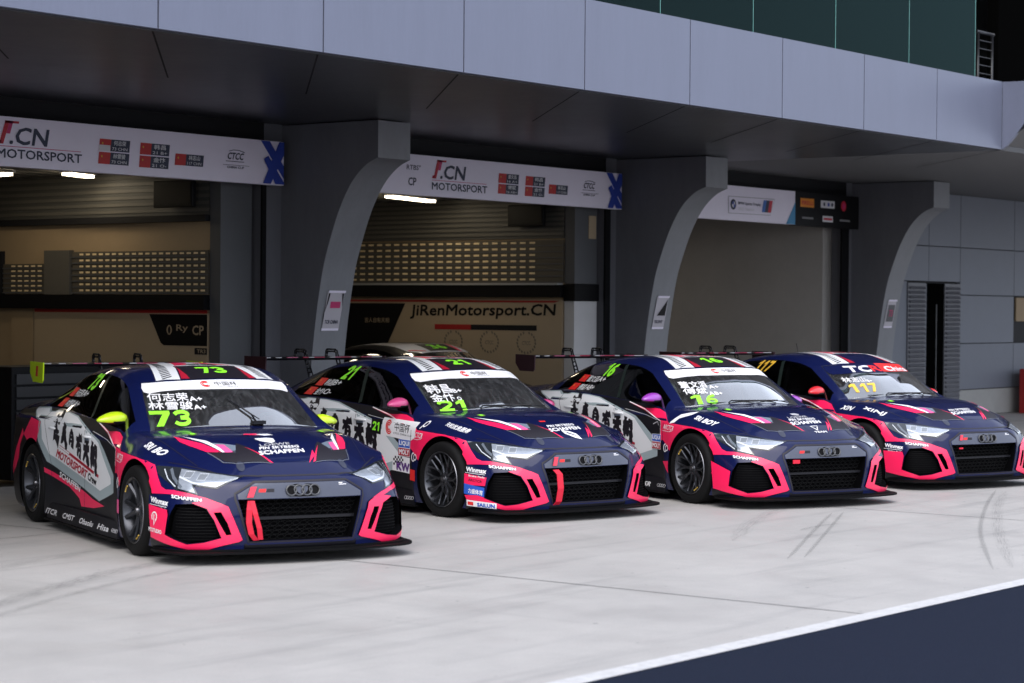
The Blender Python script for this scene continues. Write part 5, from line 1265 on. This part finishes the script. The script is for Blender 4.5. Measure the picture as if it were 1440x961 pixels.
def make_grille(p, car):
    m = MB(); X = 2.062
    m.poly([(X,-.46,.45),(X,.46,.45),(X,.38,.155),(X,-.38,.155)][::-1], MESH)
    rows = 9
    for r_ in range(rows):
        z = .172+r_*.031; half = .385+(z-.158)*.27-.02
        y = -half + (.028 if r_ % 2 else 0)
        while y < half-.03:
            # small hexagon ring of the grille mesh
            pts = [(y+.026+.027*math.cos(R(60*i)), z+.0155*math.sin(R(60*i))) for i in range(7)]
            for a, b in zip(pts[:-1], pts[1:]):
                m.prism([(X+.004, a[0], a[1]-.0022), (X+.012, a[0], a[1]-.0022), (X+.012, a[0], a[1]+.0022), (X+.004, a[0], a[1]+.0022)], (0, b[0]-a[0], b[1]-a[1]), mat('grille_mesh', (.0045, .0045, .005), .6, spec=.12))
            y += .056
    m.box((X, -.44, .298), (X+.035, .44, .318), BLK)
    g = m.build('grille', p)
    # four linked rings on a dark plate
    m = MB()
    m.prism([(-.006, .125*math.copysign(abs(math.cos(a))**.7, math.cos(a)), .046*math.copysign(abs(math.sin(a))**.7, math.sin(a))) for a in [i*math.pi/12 for i in range(24)]], (.004, 0, 0), mat('plate_black', (.004, .004, .005), .7, spec=.15))
    for k in range(4):
        cy = -.087+.058*k
        m.tube([(0.004, cy+.037*math.cos(R(a)), .036*math.sin(R(a))) for a in range(0, 361, 15)], .0065, mat('ring_black', (.05, .052, .06), .3, coat=.6), 6, cap=False)
    e = m.build('emblem', g); e.location = (2.170, .005, .503); e.rotation_euler = (0, R(-10), 0)
    return g
def make_mirror(p, s, cap):
    bm = bmesh.new(); bmesh.ops.create_uvsphere(bm, u_segments=24, v_segments=14, radius=1)
    for v in bm.verts:
        x, y, z = v.co; t = (y+1)/2            # y local: -1 inner .. +1 outer
        sx = .090*(1-.45*t**1.5); sz = .066*(1-.52*t**1.6)
        if x < 0: x = max(x, -.55)             # flat rear face with the glass
        if z < -.5: z = -.5 - (abs(z)-.5)*.35
        v.co = (x*sx, y*.138, z*sz + .006*(1-t))
    for f in bm.faces:
        f.smooth = True; f.material_index = 0 if f.calc_center_median().z > -.014 else 1
    me = bpy.data.meshes.new('door_mirror'); bm.to_mesh(me); bm.free(); me.materials.append(cap); me.materials.append(BLK)
    o = mesh_obj('door_mirror', me, p)
    if s < 0: o.matrix_local = Matrix.Translation((.565, -.875, .930)) @ Matrix.Rotation(R(-22), 4, 'Z').inverted() @ Matrix.Scale(-1, 4, (0, 1, 0))
    else: o.matrix_local = Matrix.Translation((.53, .850, .885)) @ Matrix.Rotation(R(22), 4, 'Z')
    m = MB(); m.prism([(.02, -.15, -.055), (-.05, -.15, -.05), (-.03, -.02, -.02), (.04, -.02, -.02)], (0, 0, .022), BLK); a = m.build('mirror_foot', o)
    m = MB(); m.tube([(.055, -.09, -.012), (.058, 0, -.014), (.045, .06, -.012), (.03, .10, -.008)], .004, MLOGO, 6); m.build('trim_line', o)
    return o
def make_wing(p, endc, car):
    w0 = empty('rear_wing', (0, 0, 0)); w0.parent = p
    m = MB()
    af = [(-1.93,1.268),(-1.95,1.278),(-2.02,1.282),(-2.12,1.280),(-2.25,1.285),(-2.255,1.281),(-2.15,1.262),(-2.05,1.252),(-1.96,1.255),(-1.935,1.262)]
    m.prism([(x, -.70, z) for x, z in af], (0, 1.40, 0), BLK, smooth=True)
    d1, d2, d3 = mat('wing_print_white', (.38, .38, .40), .5), mat('wing_print_pink', (.30, .012, .05), .5), mat('wing_print_rose', (.34, .08, .15), .5)
    cols_ = [d1, BLK, d1, BLK, d3, d3, BLK, d2, d1, d2, d2, BLK, d1, d3, d2, d2, d1, BLK, d2, d3, d1, d1]
    wd = 1.38/len(cols_)
    for k, c in enumerate(cols_):
        if c is BLK: continue
        y = -.69+k*wd; m.box((-1.952, y, 1.2785), (-1.927, y+wd, 1.2865), c)
    m.build('aerofoil', w0, autos=35)
    for s in (1, -1):
        m = MB(); m.prism([(x, s*.70, z) for x, z in [(-1.885,1.292),(-2.29,1.295),(-2.29,1.20),(-2.20,1.12),(-1.93,1.118),(-1.90,1.14)]], (0, s*.012, 0), endc)
        if car == 73: m.prism([(x, s*.712, z) for x, z in [(-2.03,1.26),(-2.09,1.26),(-2.11,1.17),(-2.05,1.17)]], (0, s*.002, 0), REDP)
        m.build('endplate', w0)
        m = MB(); y = s*.185
        top = [(-2.20,1.288),(-2.19,1.345),(-2.17,1.358),(-2.02,1.358),(-1.99,1.345),(-1.955,1.27),(-1.88,1.14),(-1.80,1.01)]
        bot = [(-2.17,1.288),(-2.165,1.330),(-2.155,1.336),(-2.035,1.336),(-2.01,1.325),(-2.00,1.25),(-1.945,1.13),(-1.90,1.0)]
        n = len(top)
        for a in range(n-1):
            for q in (top, bot): m.tube([(q[a][0], y, q[a][1]), (q[a+1][0], y, q[a+1][1])], .0085, BLK, 5)
        for a in (0, 2, 3, 5, 6, 7): m.tube([(top[a][0], y, top[a][1]), (bot[a][0], y, bot[a][1])], .007, BLK, 5)
        for t in (.35, .7): m.tube([(-1.955+.075*t, y, 1.27-.13*t), (-2.0+.055*t, y, 1.25-.12*t)], .007, BLK, 5)
        m.build('bracket', w0)
    return w0
def make_interior(p):
    m = MB(); m.prism([(.62,-.72,.60),(1.0,-.72,.60),(1.02,-.72,.84),(.80,-.72,.855),(.62,-.72,.80)], (0, 1.44, 0), mat('dash_black', (.015, .015, .016), .8)); m.build('dashboard', p)
    m = MB(); y0 = .36; SR = mat('seat_red', (.25, .01, .015), .7)
    m.prism([(-.05,y0-.24,.30),(.40,y0-.24,.34),(.40,y0-.24,.42),(0,y0-.24,.40),(-.12,y0-.24,.98),(-.22,y0-.24,.98)], (0, .48, 0), SR)
    for s in (-1, 1): m.prism([(-.1,y0+s*.24,.35),(.35,y0+s*.24,.36),(.35,y0+s*.24,.52),(.02,y0+s*.24,.55),(-.02,y0+s*.24,1.02),(-.22,y0+s*.24,1.02)], (0, s*.03, 0), SR)
    m.build('seat', p)
    m = MB(); gm = mat('cage_grey', (.30, .30, .31), .5)
    for s in (-1, 1):
        m.tube([(-.18,s*.70,.2),(-.2,s*.66,.85),(-.22,s*.52,1.22)], .022, gm); m.tube([(-.22,s*.52,1.22),(.28,s*.50,1.15),(.74,s*.62,.86),(.85,s*.66,.5)], .022, gm); m.tube([(-.22,s*.48,1.22),(-1.3,s*.5,.7)], .02, gm)
        m.tube([(.80,s*.66,.45),(-.15,s*.68,.75)], .02, gm)
    m.tube([(-.22,-.52,1.22),(-.22,.52,1.22)], .022, gm); m.tube([(.28,-.50,1.15),(.28,.50,1.15)], .022, gm); m.tube([(-.2,-.66,.5),(-.22,.5,1.2)], .02, gm)
    m.build('roll_cage', p)
    m = MB(); m.tube([(.56+.04*math.sin(R(a)), .36+.17*math.cos(R(a)), .80+.16*math.sin(R(a))) for a in range(0, 361, 20)], .015, BLK, 6, cap=False); m.build('steering_wheel', p)
    m = MB(); m.box((-2.0,-.80,.17), (.95,.80,.19), BLK); m.build('cabin_floor', p)
def make_handles(p):
    for s in (-1, 1):
        for x, z in ((-.86, .795), (.03, .775)):
            y = .90 if x > -.5 else .912
            m = MB(); m.tube([(x-.085, s*(y+.002), z), (x-.06, s*(y+.016), z+.001), (x, s*(y+.020), z+.002), (x+.06, s*(y+.018), z+.001), (x+.085, s*(y+.002), z)], [.007, .010, .011, .010, .007], WHT, 8)
            m.prism([(x-.05, s*(y+.003), z-.010), (x+.05, s*(y+.003), z-.010), (x+.045, s*(y+.003), z-.030), (x-.045, s*(y+.003), z-.030)], (0, s*.002, 0), GREYP); m.build('door_handle', p, autos=40)
def make_strap(p, car):
    m = MB(); x = 2.178
    def band(path, wd, mt=STRAP):
        for a, b in zip(path[:-1], path[1:]):
            m.prism([(a[0], a[1]-wd/2, a[2]), (a[0], a[1]+wd/2, a[2]), (b[0], b[1]+wd/2, b[2]), (b[0], b[1]-wd/2, b[2])], (.006, 0, 0), mt)
    if car == 73:
        band([(2.148,-.352,.535),(2.155,-.382,.462)], .045, mat('strap_top', (.75, .05, .09), .5))
        band([(2.165,-.382,.440),(2.19,-.400,.38),(2.195,-.405,.29),(2.19,-.385,.21),(2.175,-.345,.165)], .042); band([(2.172,-.375,.440),(2.20,-.36,.35),(2.20,-.33,.25),(2.185,-.315,.17)], .036)
    elif car == 21:
        band([(2.150,-.352,.54),(2.155,-.372,.468)], .040, mat('strap_top', (.75, .05, .09), .5)); band([(2.165,-.372,.435),(2.21,-.365,.40),(2.22,-.36,.28),(2.20,-.365,.17),(2.17,-.37,.14)], .062)
    elif car == 16:
        m.box((2.160,-.40,.405), (2.170,-.325,.438), STRAP)
    else:
        band([(2.148,-.34,.545),(2.153,-.352,.492)], .034, mat('strap_top', (.75, .05, .09), .5)); m.box((2.160,-.385,.405), (2.168,-.335,.42), STRAP)
    m.build('tow_strap', p)
def make_wiper(p, car):
    m = MB()
    def on(y, t):     # a point just off the windscreen; t up the glass
        h = cast(y, t, 'W') or cast(y, t, 'F'); return tuple(h[0]+h[1]*.018)
    if car == 73:
        m.tube([(1.03,.10,.915), on(.08, .96), on(-.02, 1.045)], .007, BLK, 5); m.tube([on(.13, .925), on(-.06, 1.075)], .004, BLK, 5); m.box((1.0, .06, .905), (1.06, .16, .93), BLK)
    else:
        m.tube([(1.03,-.30,.905), on(-.25, .91), on(.30, .905)], .007, BLK, 5); m.tube([on(-.48, .888), on(.05, .903)], .005, BLK, 5); m.tube([on(.02, .905), on(.50, .893)], .005, BLK, 5)
    m.build('wiper', p)
WHEEL_XY = [(1.33, -1), (1.33, 1), (-1.335, -1), (-1.335, 1)]
def make_wheels(p, kind, marks):
    for x, s in WHEEL_XY:
        o = empty('wheel', (x, s*.832, .3225)); o.parent = p; o.rotation_euler = (0, 0, 0 if s < 0 else math.pi)
        t = mesh_obj('tyre', TYRE, o); r_ = mesh_obj('rim', RIMS[kind], o); a = random.uniform(0, 6.28); r_.rotation_euler = (0, a, 0)
        if marks:
            for an in (2.4, 5.25):
                m = MB(); q = [(.212*math.cos(an+t_), -.121, .212*math.sin(an+t_)) for t_ in (-.14, -.05, .05, .14)]; m.tube(q, .006, mat('gold_tape', (.5, .33, .06), .5), 5); m.build('tape_mark', o)
        m = MB(); m.tube([(.12*math.cos(b), .02, .12*math.sin(b)) for b in (R(150), R(170), R(190), R(210))], .035, mat('caliper', (.09, .08, .07), .4), 8); m.build('brake_caliper', o)
def race_car(car, loc, rz, label, mirror, endc, kind, marks):
    t = empty('race_car', (loc[0], loc[1], 0), rz); tag(t, label, 'car', 'race cars parked side by side in front of the garages')
    S = Skin(); livery(S, car)
    rc = GOLD if car == 117 else LIME
    if car != 117: digits(S, str(car), (.385,-.115), (.385,.115), (.215,-.115), 'T', rc, .006)
    mesh_obj('body', S.mesh('body', BODY), t)
    wso = mesh_obj('windscreen', WS_M, t); S = Skin(); glass_letters(S, car); mesh_obj('windscreen_lettering', S.mesh('windscreen_lettering'), wso)
    sr = mesh_obj('side_window', SR_M, t); S = Skin(); side_letters(S, car); S.line([(-.185,1.235),(-.14,1.10),(-.08,.92)], 'S', mat('pillar_green_black', (.012, .02, .018), .3), .045, .002); mesh_obj('window_lettering', S.mesh('window_lettering'), sr)
    mesh_obj('side_window', SL_M, t); mesh_obj('rear_window', RW_M, t)
    make_splitter(t); skirt_marks(t, car); make_headlight(t, -1); make_headlight(t, 1); make_grille(t, car)
    for s in (-1, 1):
        S = Skin(); d = 'C'
        S.poly(INTAKE, d, MESH, -.045, grid=.04)
        for k in range(11): 
            z = .165+k*.023; S.line([(1.90,-.85,z), (2.09,-.60,z)] , d, mat('grille_mesh', (.0045, .0045, .005), .6, spec=.12), .004, -.040)
        keep = [i for i, f in enumerate(S.f) if all(.14 < S.v[q][2] < .42 for q in f) or S.m[i] == 0]
        S.f = [S.f[i] for i in keep]; S.m = [S.m[i] for i in keep]
        if s > 0: S.v = [(x, -y, z) for x, y, z in S.v]; S.n = [(x, -y, z) for x, y, z in S.n]; S.f = [tuple(reversed(f)) for f in S.f]
        mesh_obj('side_intake', S.mesh('side_intake'), t)
    make_mirror(t, -1, mirror); make_mirror(t, 1, mirror); make_wing(t, endc, car); make_interior(t); make_handles(t); make_strap(t, car); make_wiper(t, car); make_wheels(t, kind, marks)
    if car == 117:
        m = MB(); m.tube([(-.35,-.30,1.32),(-.38,-.30,1.42)], .004, BLK, 5); m.build('aerial', t)
    return t
race_car(73, (12.0679, 12.4551), -1.999516, 'navy and hot pink race car numbered 73 with lime green mirrors, nearest the camera', LIMEC, LIMEC, 0, True)
race_car(21, (15.5693, 12.8931), -1.818121, 'navy and hot pink race car numbered 21 with soft pink mirrors, second from left', mat('mirror_pink', (.55, .06, .20), .25, coat=.8), mat('wing_end_dark', (.03, .008, .014), .4), 1, False)
race_car(16, (18.2664, 11.8552), -1.959546, 'navy and hot pink race car numbered 16 with purple mirrors', mat('mirror_purple', (.30, .05, .42), .25, coat=.8), mat('wing_end_dark', (.03, .008, .014), .4), 1, True)
race_car(117, (21.0994, 11.7793), -1.883331, 'navy and hot pink race car numbered 117 in gold with red mirrors, farthest right', mat('mirror_red', (.75, .03, .04), .25, coat=.8), mat('wing_end_dark', (.03, .008, .014), .4), 1, False)

# fifth car standing inside the middle garage
def garage_car():
    t = empty('race_car', (21.55, 18.15, 0), R(-100)); tag(t, 'black and white race car inside the middle garage, only its roof showing', 'car')
    S = Skin(); GW = mat('grey_white_wrap', (.80, .80, .86), .35, coat=.7)
    S.poly([(-.9,-.50),(-.9,.50),(-.3,.52),(.05,.52),(.33,.50),(.48,.38),(.52,.2),(.53,0),(.52,-.2),(.48,-.38),(.33,-.50),(.05,-.52),(-.3,-.52)], 'T', GW, .002)
    S.poly([(-.8,-.32),(-.8,.32),(.0,.28),(.08,0),(.0,-.28)], 'T', INK, .0035); S.poly([(.14,-.24),(.14,.24),(.48,.24),(.48,-.24)], 'T', INK, .004); S.text('36', (.40,-.12), (.40,.12), (.22,-.12), 'T', LIME, .006, .05)
    S.poly([(.10,.28),(.10,.34),(.5,.27),(.5,.22)], 'T', PINK, .005); S.poly([(.30,-.48),(.34,-.48),(.47,-.3),(.44,-.3)], 'T', CRED, .005)
    me = S.mesh('body', BODY)
    o = mesh_obj('body', me, t); o.material_slots[0].link = 'OBJECT'; o.material_slots[0].material = BLK
    mesh_obj('windscreen', WS_M, t); mesh_obj('side_window', SR_M, t); mesh_obj('side_window', SL_M, t); mesh_obj('rear_window', RW_M, t)
    make_wheels(t, 1, False); make_interior(t)
garage_car()
print('objects', len(bpy.data.objects))
